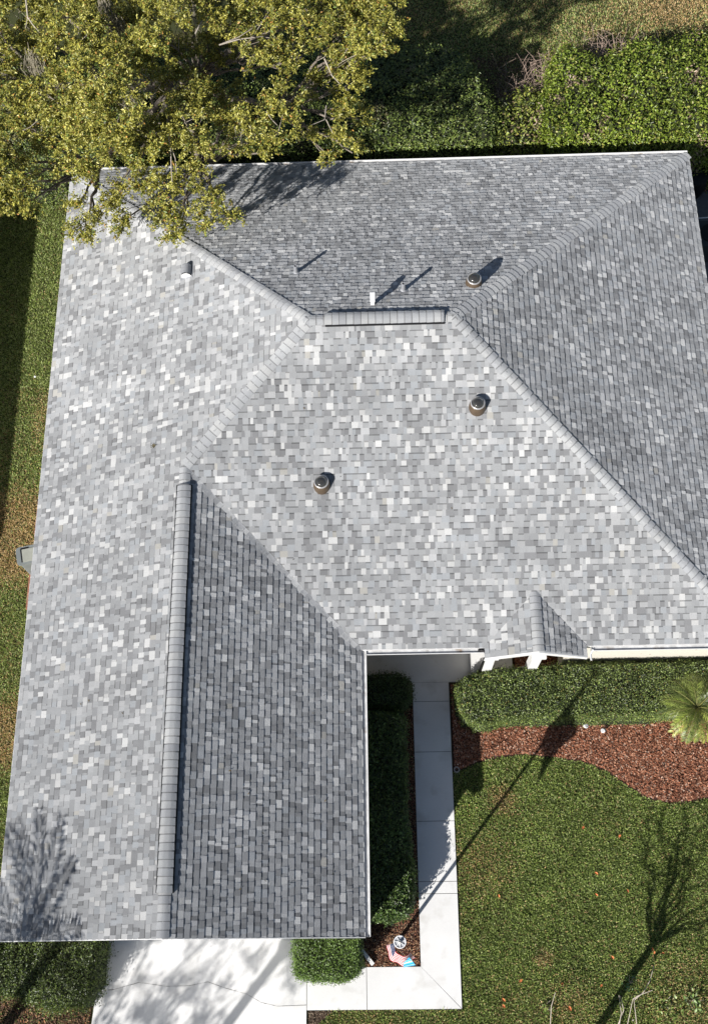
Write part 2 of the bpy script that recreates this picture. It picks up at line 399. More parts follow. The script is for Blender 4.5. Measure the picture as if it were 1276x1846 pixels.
# ---- roof deck with soffit
mb = MB(); t = .13
def deckpoly(pts):
    mb.poly([(x, y, z-.004) for x, y, z in pts]); mb.poly([(x, y, z-t) for x, y, z in reversed(pts)])
A0, A1 = (0, WD, ZE), (EX, WD, ZE); R0, R1 = (WD/2, WD/2, HR), (EX-WD/2, WD/2, HR)
GJ, GE = (G/2, G/2, HG), (G/2, -LG, HG); S0, S1 = (G, 0, ZE), (EX, 0, ZE)
deckpoly([A1, A0, R0, R1]); deckpoly([S0, S1, R1, R0, GJ]); deckpoly([S1, A1, R1]); deckpoly([A0, (0, -LG, ZE), GE, GJ, R0])
deckpoly([(G, -LG, ZE), S0, GJ, GE])
M_DECK = mat('roof_deck', (.25, .25, .26), .9)
roof = mb.build('roof', M_DECK, house)
# fascia boards, drip edges
mb = MB()
def board(a, b, out, th=.025, h=.17, lift=.004):
    a = Vector(a); b = Vector(b); o = Vector(out)
    for k in (0,):
        p = [a+o*.001, b+o*.001, b+o*th, a+o*th]; zt = lift; zb = lift-h
        T = [q+Vector((0, 0, zt)) for q in p]; B = [q+Vector((0, 0, zb)) for q in p]
        mb.poly(T); mb.poly(B[::-1])
        for i in range(4): j = (i+1) % 4; mb.poly([B[i], B[j], T[j], T[i]])
board((0, WD-.01, ZE), (0, -LG, ZE), (-1, 0, 0)); board(S1, A1, (1, 0, 0)); board(A1, A0, (0, 1, 0)); board((G, -LG, ZE), (G, -.03, ZE), (1, 0, 0))
board((G+.04, 0, ZE), S1, (0, -1, 0))
board((-.03, -LG, ZE), GE, (0, -1, 0), .02); board(GE, (G+.03, -LG, ZE), (0, -1, 0), .02)
mb.build('fascia', M_WHITE, house)
# ---- gutters
def gutter(a, b, out, endcap=True):
    a = Vector(a); b = Vector(b); o = Vector(out); mb = MB()
    d = (b-a).normalized()
    prof = [(.03, .0), (.03, -.10), (.105, -.12), (.135, -.02), (.135, .005), (.122, .005), (.120, -.02), (.11, -.04), (.036, -.035), (.034, .0)]
    A = [a+o*x+Vector((0, 0, z)) for x, z in prof]; B = [b+o*x+Vector((0, 0, z)) for x, z in prof]
    n = len(prof)
    for i in range(n):
        j = (i+1) % n; mb.poly([A[i], B[i], B[j], A[j]], 1 if i in (6, 7, 8) else 0)
    for e, q in ((A, 1), (B, 0)):
        pts = [e[0], e[1], e[2], e[3], e[4], e[9]]
        mb.poly(pts)
    return mb.build('gutter', [M_WHITE, M_GUT], house)
gz = ZE-.015
DC = P(971, 1171, 3.27).x; DHW = 1.13; DY = -.26; DP = .47; DH = ZE+DHW*DP      # porch gable
gutter((G+.12, 0, gz), (DC-DHW-.02, 0, gz), (0, -1, 0)); gutter((DC+DHW+.12, 0, gz), (EX, 0, gz), (0, -1, 0))
gutter((G, -LG, gz), (G, -.02, gz), (1, 0, 0)); gutter((0, WD, gz), (EX, WD, gz), (0, 1, 0))
mb = MB(); e = Vector((DC-DHW-.06, -.08, ZE))
mb.tube([e+Vector((-.10, 0, -.01)), e+Vector((.02, 0, .0)), e+Vector((.07, -.05, -.02)), e+Vector((.08, -.14, -.06)), e+Vector((.08, -.17, -.15)), e+Vector((.08, -.06, -.5)), e+Vector((.08, .0, -2.6))], .032, 10)
mb.build('downspout', M_BLACK, house, smooth=True)
mb = MB()
mb.tube([(DC+DHW+.10, -.34, ZE-.03), (DC+DHW+.10, -.2, ZE-.05), (DC+DHW+.16, -.1, ZE-.02)], .022, 8)
mb.build('downspout', M_WHITE, house)
# garage corner downspout with its extension lying on the mulch
mb = MB(); mb.box((G-.2, -LG+.05, 1.2), (.08, .06, 2.4))
ds = mb.build('downspout', M_WHITE, house)
a, b = P(649, 1710, .12), P(671, 1738, .05); d = (b-a); c = (a+b)/2; ang = math.atan2(d.y, d.x)
mb = MB(); L = d.length+.25
mb.box(c-d.normalized()*.1, (L, .085, .075), (Matrix.Rotation(ang, 3, 'Z') @ Matrix.Rotation(math.atan2(.07, L), 3, 'Y')))
mb.build('downspout_extension', M_WHITE, ds)

# ---- shingles
def clip(poly, n0, n1, c):           # keep n.p <= c
    out = []
    for i in range(len(poly)):
        p, q = poly[i], poly[(i+1) % len(poly)]; dp = n0*p[0]+n1*p[1]-c; dq = n0*q[0]+n1*q[1]-c
        if dp <= 0: out.append(p)
        if (dp < 0) != (dq < 0) and dp != dq:
            t = dp/(dp-dq); out.append((p[0]+(q[0]-p[0])*t, p[1]+(q[1]-p[1])*t))
    return out
SP = [((.60, .603, .598), 10), ((.482, .488, .494), 17), ((.412, .421, .429), 29), ((.352, .36, .368), 25), ((.278, .283, .29), 17), ((.46, .45, .42), .8), ((.39, .407, .424), 10)]
SPC = [c for c, _ in SP]; SPW = [w for _, w in SP]
def shingle_slope(name, O, a, b, length, run, regions, parent, seed, pitch=PT):
    """O eave corner; a along the eave, b inward (plan unit vectors); regions: list of half-plane lists in plan x,y"""
    r = random.Random(seed); mb = MB(); O = Vector(O); a = Vector((a[0], a[1])); b = Vector((b[0], b[1]))
    cosp = 1/math.sqrt(1+pitch*pitch); ex = .143*cosp; n = Vector((-b.x*pitch, -b.y*pitch, 1)).normalized()
    K = int(run/ex)+2
    def pos(x, y, off):
        tt = (x-O.x)*b.x+(y-O.y)*b.y; return Vector((x, y, O.z+pitch*tt))+n*off
    for k in range(K):
        t0 = k*ex-.02; t1 = t0+ex+.004; s = -.1-r.random()*.3; raised = r.random() < .5
        shift = r.uniform(-.003, .003)
        while s < length+.1:
            wd = r.choice((.075, .095, .115, .13, .15, .18)) if raised else r.choice((.045, .08, .10, .12, .16))
            wd *= r.uniform(.85, 1.15)
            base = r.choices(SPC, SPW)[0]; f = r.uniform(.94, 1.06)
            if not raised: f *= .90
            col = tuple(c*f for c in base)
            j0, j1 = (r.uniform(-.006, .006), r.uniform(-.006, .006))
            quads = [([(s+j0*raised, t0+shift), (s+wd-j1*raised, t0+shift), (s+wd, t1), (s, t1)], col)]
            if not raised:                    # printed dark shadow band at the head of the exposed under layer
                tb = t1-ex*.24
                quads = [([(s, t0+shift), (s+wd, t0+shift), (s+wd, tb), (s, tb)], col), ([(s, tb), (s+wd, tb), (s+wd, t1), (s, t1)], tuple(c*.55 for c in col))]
            th = .018 if raised else .011
            for q, cc in quads:
                pl = [((O.x+a.x*p+b.x*v), (O.y+a.y*p+b.y*v)) for p, v in q]
                for reg in regions:
                    pp = pl
                    for h in reg:
                        pp = clip(pp, *h)
                        if len(pp) < 3: break
                    if len(pp) < 3: continue
                    def off(x, y):
                        v = (x-O.x)*b.x+(y-O.y)*b.y; return th+(.0025-th)*min(1, max(0, (v-t0)/ex))
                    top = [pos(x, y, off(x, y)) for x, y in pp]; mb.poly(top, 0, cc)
                    low = [pos(x, y, -.001) for x, y in pp]; m = len(pp)
                    for i in range(m):
                        j = (i+1) % m
                        if top[i].z+top[j].z-low[i].z-low[j].z > .0095: mb.poly([low[i], low[j], top[j], top[i]], 0, tuple(c*.85 for c in cc))
            s += wd; raised = not raised if r.random() < .82 else raised
    # make sure the faces look up
    return mb.build(name, M_SH, parent)
E_ = .015
shW = shingle_slope('shingle_slope', (0, WD, ZE), (0, -1), (1, 0), WD+LG, WD/2, [[(-1, 0, E_), (0, 1, WD), (1, 1, WD), (1, 0, G/2), (0, -1, LG+.01)], [(-1, 0, -G/2), (1, -1, 0), (1, 1, WD)]], roof, 1)
shN = shingle_slope('shingle_slope', (EX, WD, ZE), (-1, 0), (0, -1), EX, WD/2, [[(0, 1, WD+E_), (-1, -1, -WD), (1, -1, EX-WD), (0, -1, -WD/2)]], roof, 2)
shE = shingle_slope('shingle_slope', (EX, 0, ZE), (0, 1), (-1, 0), WD, WD/2, [[(1, 0, EX+E_), (-1, -1, -EX), (-1, 1, WD-EX)]], roof, 3)
shS = shingle_slope('shingle_slope', (0, 0, ZE), (1, 0), (0, 1), EX, WD/2, [[(0, -1, E_), (-1, 1, 0), (-1, -1, -G), (1, 1, EX), (0, 1, WD/2)]], roof, 4)
shG = shingle_slope('shingle_slope', (G, -LG, ZE), (0, 1), (-1, 0), LG+G/2, G/2, [[(1, 0, G+E_), (-1, 0, -G/2), (1, 1, G), (0, -1, LG+.01)]], roof, 5)
# porch gable over the entry
pg_ = MB()
dyT = (DH-ZE)/PT
for s in (-1, 1):
    pass
pts = lambda s: [(DC+s*DHW, DY, ZE), (DC, DY, DH), (DC, dyT, DH), (DC+s*DHW, 0, ZE)]
for s in (-1, 1):
    q = pts(s); pg_.poly([(x, y, z+.006) for x, y, z in (q if s > 0 else q[::-1])]); pg_.poly([(x, y, z-.09) for x, y, z in (q[::-1] if s > 0 else q)])
gab = pg_.build('porch_gable', M_WHITE, house)
# plan half planes: gable west slope lies between its eave and the valley line
kx = dyT/DHW
shingle_slope('shingle_slope', (DC-DHW, dyT, ZE+.01), (0, -1), (1, 0), dyT-DY, DHW, [[(1, 0, DC), (0, -1, -DY), (-1, 0, -(DC-DHW)+.01), (-kx, 1, -kx*(DC-DHW))]], gab, 6, DP)
shingle_slope('shingle_slope', (DC+DHW, DY, ZE+.01), (0, 1), (-1, 0), dyT-DY, DHW, [[(-1, 0, -DC), (0, -1, -DY), (1, 0, DC+DHW+.01), (kx, 1, kx*(DC+DHW))]], gab, 7, DP)
mb = MB()
for s in (-1, 1):
    a = Vector((DC, DY-.0, DH)); b = Vector((DC+s*(DHW+.02), DY, ZE))
    for y0, y1, h in ((-.03, -.002, .16),):
        T = [a+Vector((0, y0, .012)), b+Vector((0, y0, .012)), b+Vector((0, y1, .012)), a+Vector((0, y1, .012))]
        Bm = [q-Vector((0, 0, h)) for q in T]; mb.poly(T); mb.poly(Bm[::-1])
        for i in range(4): j = (i+1) % 4; mb.poly([Bm[i], Bm[j], T[j], T[i]])
# gable face and side returns
mb.poly([(DC-DHW+.1, DY+.14, ZE-.05), (DC+DHW-.1, DY+.14, ZE-.05), (DC, DY+.14, DH-.12)])
mb.box((DC, DY+.17, ZE-.16), (DHW*2-.15, .05, .2))
mb.build('fascia', M_WHITE, gab)
# columns with flared bases under the gable
for x, sgn in ((DC-DHW+.17, 1), (DC+.12, 1)):
    mb = MB(); mb.box((x, DY+.24, 1.2), (.22, .22, 2.42)); mb.box((x, DY+.22, 2.3), (.34, .3, .14)); mb.box((x, DY+.22, .14), (.34, .32, .28)); mb.box((x, DY+.23, .33), (.30, .28, .06))
    mb.build('porch_column', M_WHITE, house)
mb = MB(); mb.prism([(DC-DHW-.14, DY+.05), (DC-DHW+.22, DY+.05), (DC-DHW+.22, .6), (DC-DHW-.14, .6)], -.05, .55)
mb.build('porch_wall', M_WHITE, house)
# ---- hip, ridge caps
def weld(me, ang):
    bm = bmesh.new(); bm.from_mesh(me); bmesh.ops.remove_doubles(bm, verts=bm.verts, dist=.0004); bm.to_mesh(me); bm.free()
    me.polygons.foreach_set('use_smooth', [True]*len(me.polygons)); me.set_sharp_from_angle(angle=math.radians(ang))
CAPC = [(0.471, 0.481, 0.486), (0.44, 0.45, 0.46), (0.501, 0.507, 0.507), (0.409, 0.419, 0.433)]
def nrm(b): return Vector((-b[0]*PT, -b[1]*PT, 1)).normalized()
NN = {'N': nrm((0, -1)), 'S': nrm((0, 1)), 'W': nrm((1, 0)), 'E': nrm((-1, 0)), 'G': nrm((-1, 0))}
def caps(name, A, B, n1, n2, parent, w1=.132, lift=0.0, ex=.16, seed=0, a_cut=0, pn=None, flat=.0):
    r = random.Random(seed); A = Vector(A); B = Vector(B); h = (B-A).normalized(); L = (B-A).length
    n1 = NN[n1] if isinstance(n1, str) else n1; n2 = NN[n2] if isinstance(n2, str) else n2
    up = (n1+n2).normalized()
    wa = h.cross(n1).normalized(); wb = h.cross(n2).normalized()
    if wa.dot(n2) > 0: wa = -wa
    if wb.dot(n1) > 0: wb = -wb
    S = [(-1, wa, n1), (-.62, wa, n1), (-.3, wa, n1), (-.1, wa, n1), (.1, wb, n2), (.3, wb, n2), (.62, wb, n2), (1, wb, n2)]
    mb = MB(); s = 0; 
    while s < L-.03:
        e = min(L, s+ex+.02); o0, o1 = .027+lift, .016+lift
        jw = r.uniform(-.004, .004); skew = r.uniform(-.006, .006)
        def sec(d, o, wm):
            out = []
            for q, wv, nv in S:
                ro = -.010*max(0, 1-abs(q)/.3)
                out.append(A+h*(d+skew*q)+wv*abs(q)*(w1+wm)+nv*(o+ro*.0)+up*ro)
            return out
        c0 = r.choice(CAPC); f = r.uniform(.95, 1.05); c0 = tuple(x*f for x in c0)
        split = s+(e-s)*.76
        s0 = sec(s, o0, jw); s1 = sec(split, o0+(o1-o0)*.8, jw*.4-.002); s2 = sec(e, o1, -.004)
        for q in range(len(S)-1):
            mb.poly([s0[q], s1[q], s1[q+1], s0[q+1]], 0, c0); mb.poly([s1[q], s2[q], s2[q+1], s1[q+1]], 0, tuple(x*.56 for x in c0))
        low = [p-S[i][2]*.016 for i, p in enumerate(s0)]
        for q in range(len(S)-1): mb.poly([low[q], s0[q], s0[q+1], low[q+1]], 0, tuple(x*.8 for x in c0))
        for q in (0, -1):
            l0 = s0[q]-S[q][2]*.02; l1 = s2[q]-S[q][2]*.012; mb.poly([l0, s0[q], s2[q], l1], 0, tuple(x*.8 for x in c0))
        s += ex*r.uniform(.98, 1.02)
    o = mb.build(name, M_SH, parent)
    # smooth across the fold only
    weld(o.data, 40); return o
caps('hip_cap', A0, R0, 'N', 'W', roof, seed=11); caps('hip_cap', A1, R1, 'N', 'E', roof, seed=12)
caps('hip_cap', (GJ[0], GJ[1], GJ[2]), R0, 'S', 'W', roof, seed=13); caps('hip_cap', S1, R1, 'S', 'E', roof, seed=14)
caps('ridge_cap', R0, R1, 'N', 'S', roof, seed=15)
caps('ridge_cap', GE, GJ, 'W', 'G', roof, seed=16)
nl = Vector((-DP, 0, 1)).normalized(); nr = Vector((DP, 0, 1)).normalized()
caps('ridge_cap', (DC, DY, DH+.012), (DC, dyT+.02, DH+.012), nl, nr, gab, seed=17, w1=.13)
def ridge_vent(A, B, n1, n2, seed):
    A = Vector(A); B = Vector(B); h = (B-A).normalized(); n1 = NN[n1]; n2 = NN[n2]; mb = MB()
    wa = h.cross(n1).normalized(); wb = h.cross(n2).normalized()
    if wa.dot(n2) > 0: wa = -wa
    if wb.dot(n1) > 0: wb = -wb
    hw = .178; t = .045
    sec = [(wa, n1, hw, .0), (wa, n1, hw, t), (wa, n1, 0, t), (wb, n2, hw, t), (wb, n2, hw, .0)]
    def S(p): return [p+wv*q+nv*z for wv, nv, q, z in sec]
    a = S(A); b = S(B)
    for i in range(4): mb.poly([a[i], b[i], b[i+1], a[i+1]])
    mb.poly(a[::-1]); mb.poly(b)
    v = mb.build('ridge_vent', M_BLACK, roof)
    caps('ridge_cap', A, B, n1, n2, v, w1=.138, lift=.046, seed=seed, ex=.16)
def onridge_x(u): # main ridge
    best = min((abs(project((x/100, WD/2, HR))[0]-u), x/100) for x in range(600, 1060)); return best[1]
def project(p):
    v = RC.transposed() @ (Vector(p)-Vector((CX, CY, CH))); return (638+FPX*v.x/-v.z, 923-FPX*v.y/-v.z)
xa, xb = onridge_x(586), onridge_x(801)
ridge_vent((xa, WD/2, HR), (xb, WD/2, HR), 'N', 'S', 21)
ya = min((abs(project((G/2, y/100, HG))[1]-873), y/100) for y in range(-700, 400))[1]
yb = min((abs(project((G/2, y/100, HG))[1]-1611), y/100) for y in range(-700, 400))[1]
ridge_vent((G/2, yb, HG), (G/2, ya, HG), 'W', 'G', 22)
# valleys: bent shingle pieces, lighter colours painted in for the lit edge
mb = MB()
va = Vector(GJ); vb = Vector(S0); vl = (vb-va).length; vd = (vb-va).normalized()
wS = NN['S'].cross(vd).normalized(); wS = wS if wS.x > 0 else -wS          # away from the valley, up the south slope
wG = NN['G'].cross(vd).normalized(); wG = wG if wG.x < 0 else -wG          # and up the garage slope
s_ = .12
while s_ < vl-.1:
    e_ = min(s_+.185*rnd.uniform(.5, 1.2), vl); c0 = rnd.choice(SPC[:3]); wl = rnd.uniform(.07, .14)
    f = rnd.uniform(.95, 1.05); c0 = tuple(x*f for x in c0); rows = []
    for q in (s_, e_-.004):
        base = va+vd*q; A_ = base+wS*.025+NN['S']*.012; B_ = base+wG*wl+NN['G']*(.014 if q == s_ else .010); K_ = base+Vector((0, 0, .02))
        rows.append([A_*(1-t)**2+K_*2*t*(1-t)+B_*t*t for t in (0, .2, .4, .6, .8, 1)])
    for i in range(5): mb.poly([rows[0][i], rows[1][i], rows[1][i+1], rows[0][i+1]], 0, c0)
    mb.poly([rows[0][5], rows[1][5], rows[1][5]-NN['G']*.014, rows[0][5]-NN['G']*.014], 0, tuple(x*.8 for x in c0))
    s_ = e_
vo = mb.build('valley', M_SH, roof); weld(vo.data, 50)

# ---- things fixed to the roof: tubular skylights, vents, pipes
sk = None
def skylight(loc, slope):
    s = MB(); loc = Vector(loc); zb = -.12
    s.lathe(loc, [(.19, zb), (.188, .05), (.165, .19), (.158, .2)], 32, cap=False)
    f = s.build('tube_skylight', M_BRONZE, house, smooth=True, origin=loc)
    r = MB(); r.lathe(loc, [(.158, .19), (.162, .20), (.162, .225), (.15, .235), (.136, .232), (.13, .21)], 32, cap=False)
    r.build('ring', M_CHROME, f, smooth=True, origin=loc)
    d = MB(); d.lathe(loc, [(.13, .212), (.127, .235), (.11, .262), (.08, .285), (.04, .297), (.004, .30)], 32)
    d.build('dome', M_DOME, f, smooth=True, origin=loc)
    return f
M_DOME = mat('clear_dome', (.045, .043, .038), .04, spec=.9, nscale=9, namp=.5, coat=1)
for (u, v, s) in ((580, 875, 'S'), (860, 734, 'S'), (853.5, 511, 'N')): skylight(PR(u, v, s), s)
for (u, v) in ((534, 491), (727, 523)):
    p = PR(u, v, 'N'); m_ = MB(); m_.lathe(p, [(.085, -.05), (.08, .02), (.05, .06), (.045, .27), (.048, .28), (.03, .285), (.028, .2)], 16, cap=False)
    m_.box(p+Vector((0, 0, .004)), (.22, .22, .012), Matrix.Rotation(-math.atan(PT), 3, 'X')); m_.build('vent_pipe', M_LEAD, house, smooth=False, origin=p)
M_VW = mat('white_metal', (.8, .8, .8), .35)
p = PR(671.5, 546, 'N'); m_ = MB()
m_.box(p+Vector((0, -.04, .06)), (.085, .085, .34)); m_.box(p+Vector((0, 0, .245)), (.11, .21, .07)); m_.box(p+Vector((0, .085, .19)), (.10, .035, .05))
m_.build('vent_hood', M_VW, house, origin=p)
p = PR(337, 490, 'W'); m_ = MB(); n = 12
# half-barrel hood, axis north-south, closed south end coloured white for its sunlit face
for y0, y1 in ((-.13, .13),):
    pr = [(math.cos(math.pi*i/n)*.12, .06+math.sin(math.pi*i/n)*.13) for i in range(n+1)]; pr = [(.12, -.12)]+pr+[(-.12, -.12)]
    for i in range(len(pr)-1):
        (x0, z0), (x1, z1) = pr[i], pr[i+1]; m_.poly([p+Vector((x0, y0, z0)), p+Vector((x0, y1, z0)), p+Vector((x1, y1, z1)), p+Vector((x1, y0, z1))][::-1], 0)
    m_.poly([p+Vector((x, y0-.03*(z > .0), z)) for x, z in pr], 1); m_.poly([p+Vector((x, y1, z)) for x, z in pr][::-1], 0)
m_.box(p+Vector((0, 0, .01)), (.36, .4, .012), Matrix.Rotation(-math.atan(PT), 3, 'Y'), 0)
m_.build('vent_hood', [M_LEAD, M_VW], house, origin=p)

# ================================================================== FOLIAGE
DKG = [(0.104, 0.15, 0.033), (0.156, 0.215, 0.046), (0.221, 0.28, 0.065), (0.052, 0.078, 0.023), (0.286, 0.312, 0.104)]
def hedge(name, label, poly, top, dens, size, cols, wts, r=.18, bump=.05, group=None, seed=0, cat='hedge', side=None, fuzz=.05, gaps=0, fbias=1.0, patch=None):
    """poly counter-clockwise footprint; top height or function"""
    hf = top if callable(top) else (lambda x, y: np.full(len(x), float(top)))
    cx = sum(p[0] for p in poly)/len(poly); cy = sum(p[1] for p in poly)/len(poly)
    root = thing(name, label, cat, (cx, cy, 0), group)
    def hh(x, y, d):
        z = hf(x, y)+bump*noise2(x, y, 5, seed)+bump*.8*noise2(x, y, 13, seed+3)
        k = np.clip(1-d/r, 0, 1); return z-r*(1-np.sqrt(np.clip(1-k*k, 0, 1)))
    x, y = scatter(poly, dens); d = edgedist(x, y, poly); z = hh(x, y, d)-np.abs(rg.normal(0, fuzz, len(x)))+rg.random(len(x))**6*fuzz*2.2
    if gaps:
        gmask = noise2(x, y, 2.2, seed+8) < gaps; x, y, z = x[gmask], y[gmask], z[gmask]
    T = np.stack([x, y, z], 1); N = np.stack([rg.normal(0, .55, len(x)), rg.normal(0, .55, len(x)), np.ones(len(x))*fbias], 1)
    Sx, SN = [], []
    for i in range(len(poly)):
        p = np.array(poly[i][:2]); q = np.array(poly[(i+1) % len(poly)][:2]); L = np.linalg.norm(q-p)
        H = float(hf(np.array([(p[0]+q[0])/2]), np.array([(p[1]+q[1])/2]))[0]); n = int(L*H*dens*.8)
        t = rg.random(n)[:, None]; xy = p+(q-p)*t; nn = np.array([(q-p)[1], -(q-p)[0]])/L
        lump = (.06*noise2(xy[:, 0]+3, xy[:, 1], 4, seed+1))[:, None]
        zz = rg.random(n)*(H-.06); xy = xy+nn*(lump+rg.normal(0, fuzz, n)[:, None]-.02)
        Sx.append(np.column_stack([xy, zz])); SN.append(np.column_stack([np.tile(nn, (n, 1))+rg.normal(0, .5, (n, 2)), rg.uniform(0, .9, n)]))
    C = np.concatenate([T]+Sx); N = np.concatenate([N]+SN); n = len(C)
    C = C-np.array([0, 0, 0]); s = size*rg.uniform(.6, 1.35, n)
    V = leafverts(C, N, s, .5, .12); col = palette(n, cols, wts, .2)
    col = col*(1+.25*noise2(C[:, 0], C[:, 1], 1.6, seed+5))[:, None]
    if patch:
        pm = (noise2(C[:, 0], C[:, 1], 1.5, seed+9) > .42) & (rg.random(n) < .6); col[pm] = np.array(patch)*rg.uniform(.6, 1.3, (pm.sum(), 1))
    o = bigmesh('foliage', V, 4, col, M_LEAF, None, LT); o.parent = root; o.location = (-cx, -cy, 0)
    # dark solid core added under the leaves so the hedge is not see-through
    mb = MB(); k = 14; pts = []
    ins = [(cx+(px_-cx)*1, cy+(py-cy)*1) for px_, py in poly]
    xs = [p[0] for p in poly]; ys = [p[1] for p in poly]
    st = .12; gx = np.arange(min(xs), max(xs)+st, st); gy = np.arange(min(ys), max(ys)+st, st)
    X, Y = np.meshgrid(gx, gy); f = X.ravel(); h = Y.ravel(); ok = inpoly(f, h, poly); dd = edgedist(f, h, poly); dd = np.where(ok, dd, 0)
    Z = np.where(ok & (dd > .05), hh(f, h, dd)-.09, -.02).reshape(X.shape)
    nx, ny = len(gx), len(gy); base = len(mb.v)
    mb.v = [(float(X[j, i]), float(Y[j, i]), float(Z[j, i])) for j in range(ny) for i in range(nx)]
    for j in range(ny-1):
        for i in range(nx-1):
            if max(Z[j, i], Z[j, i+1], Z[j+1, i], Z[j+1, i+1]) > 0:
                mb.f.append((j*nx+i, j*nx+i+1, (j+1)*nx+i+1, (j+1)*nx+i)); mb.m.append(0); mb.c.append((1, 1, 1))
    mb.build('dark_core', M_CORE, root)
    return root
# front hedge beside the entry
fh = [(9.92, -.95), (10.15, -1.30), (10.5, -1.42), (11.0, -1.28), (18.2, -1.18), (18.2, .0), (13, -.02), (10.6, -.1), (10.1, -.25), (9.9, -.5)]
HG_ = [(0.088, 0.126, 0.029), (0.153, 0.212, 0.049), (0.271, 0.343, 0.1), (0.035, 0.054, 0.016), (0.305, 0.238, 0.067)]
hedge('hedge', 'long dark green clipped hedge along the front wall beside the red mulch', fh, lambda x, y: 1.08-.0*x+.05*np.tanh((x-10.7)*8), 3400, .042, HG_, [4, 5, 4, 6, .5], r=.2, group='clipped hedges round the house', seed=1)
# hedges between the garage and the walk
hw = [(7.5, -5.6), (8.15, -5.75), (8.6, -5.55), (8.72, -5.1), (8.62, -3.5), (8.62, -1.1), (7.5, -1.0)]
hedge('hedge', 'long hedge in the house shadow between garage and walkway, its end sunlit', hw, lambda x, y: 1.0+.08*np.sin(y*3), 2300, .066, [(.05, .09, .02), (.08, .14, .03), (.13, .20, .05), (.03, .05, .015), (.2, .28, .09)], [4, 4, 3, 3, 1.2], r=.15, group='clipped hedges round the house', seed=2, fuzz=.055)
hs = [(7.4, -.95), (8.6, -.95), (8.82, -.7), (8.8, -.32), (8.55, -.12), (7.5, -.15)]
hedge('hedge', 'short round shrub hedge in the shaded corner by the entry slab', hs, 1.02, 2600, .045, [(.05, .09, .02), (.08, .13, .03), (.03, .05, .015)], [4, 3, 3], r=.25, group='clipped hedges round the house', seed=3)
hb = [tuple(P(u, v, 1.0).xy) for u, v in ((530, 1762), (560, 1768), (630, 1766), (648, 1748), (651, 1670), (529, 1670))]
hb = [(hb[0][0]+.02, hb[0][1]+.02)]+hb[1:]
hedge('hedge', 'bright green boxy clipped shrub at the garage corner by the driveway', hb, 1.0, 3600, .045, [(.07, .13, .02), (.12, .20, .035), (.18, .28, .06), (.03, .05, .015)], [4, 5, 3, 3], r=.12, group='clipped hedges round the house', seed=4)
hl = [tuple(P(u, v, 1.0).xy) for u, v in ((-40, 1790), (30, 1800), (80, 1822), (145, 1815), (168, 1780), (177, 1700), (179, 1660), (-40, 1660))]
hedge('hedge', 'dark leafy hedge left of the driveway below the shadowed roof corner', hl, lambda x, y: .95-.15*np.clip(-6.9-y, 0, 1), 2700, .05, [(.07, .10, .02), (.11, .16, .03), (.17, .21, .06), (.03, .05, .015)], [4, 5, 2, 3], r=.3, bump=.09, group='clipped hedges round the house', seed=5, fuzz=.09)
# tall hedge along the back
BRG = [(0.142, 0.205, 0.021), (0.198, 0.271, 0.031), (0.285, 0.355, 0.057), (0.071, 0.1, 0.015), (0.355, 0.343, 0.083)]
def htop(x, y): return 2.35-.42*np.clip(y-16.4, 0, 9)*1.0
def ragged(poly, st=.35, am=.16):
    out = []
    for i in range(len(poly)):
        a = Vector(poly[i]); b = Vector(poly[(i+1) % len(poly)]); n = max(1, int((b-a).length/st))
        for k in range(n): q = a.lerp(b, k/n); out.append((q.x+rnd.uniform(-am, am), q.y+rnd.uniform(-am, am*.8) if q.y > 14.9 else q.y+rnd.uniform(-.04, .04)))
    return out
hr = ragged([(13.0, 14.5), (19.6, 14.5), (19.6, 18.9), (17.4, 18.9), (17.0, 18.2), (16.4, 18.3), (16.1, 18.8), (15.4, 18.2), (14.9, 17.4), (14.3, 18.0), (13.9, 18.5), (13.5, 17.9), (13.3, 16.6), (12.8, 15.6)])
hedge('hedge', 'tall bright yellow-green ragged hedge behind the right half of the roof, in full sun', hr, htop, 1500, .082, BRG, [4, 5, 3, 3, 1.6], r=.3, bump=.24, group='tall back hedges', seed=6, fuzz=.17, gaps=.78, patch=(.34, .25, .17))
hq = ragged([(-3.6, 14.5), (11.5, 14.5), (11.6, 15.5), (11.1, 16.4), (11.2, 17.6), (10.6, 18.5), (8, 18.8), (4, 18.8), (-3.6, 18.6)])
hedge('hedge', 'tall dark green back hedge half shaded by the oak, left of the dead gap', hq, htop, 1500, .07, DKG, [4, 5, 3, 3, 1], r=.25, bump=.2, group='tall back hedges', seed=7, fuzz=.14, gaps=.9, patch=(.22, .2, .1))
hm = ragged([(11.2, 14.55), (12.9, 14.5), (12.95, 15.6), (12.9, 16.6), (12.3, 16.3), (11.6, 15.9)], .3, .12)
hedge('shrub', 'thin yellowish shrub with dead twigs filling the gap in the back hedge', hm, 1.95, 1400, .085, [(.16, .21, .04), (.28, .33, .06), (.30, .22, .13), (.06, .08, .02), (.38, .38, .08)], [3, 4, 1.3, 2, 1.5], r=.35, bump=.25, group=None, seed=8, cat='shrub', fuzz=.2, gaps=.7)
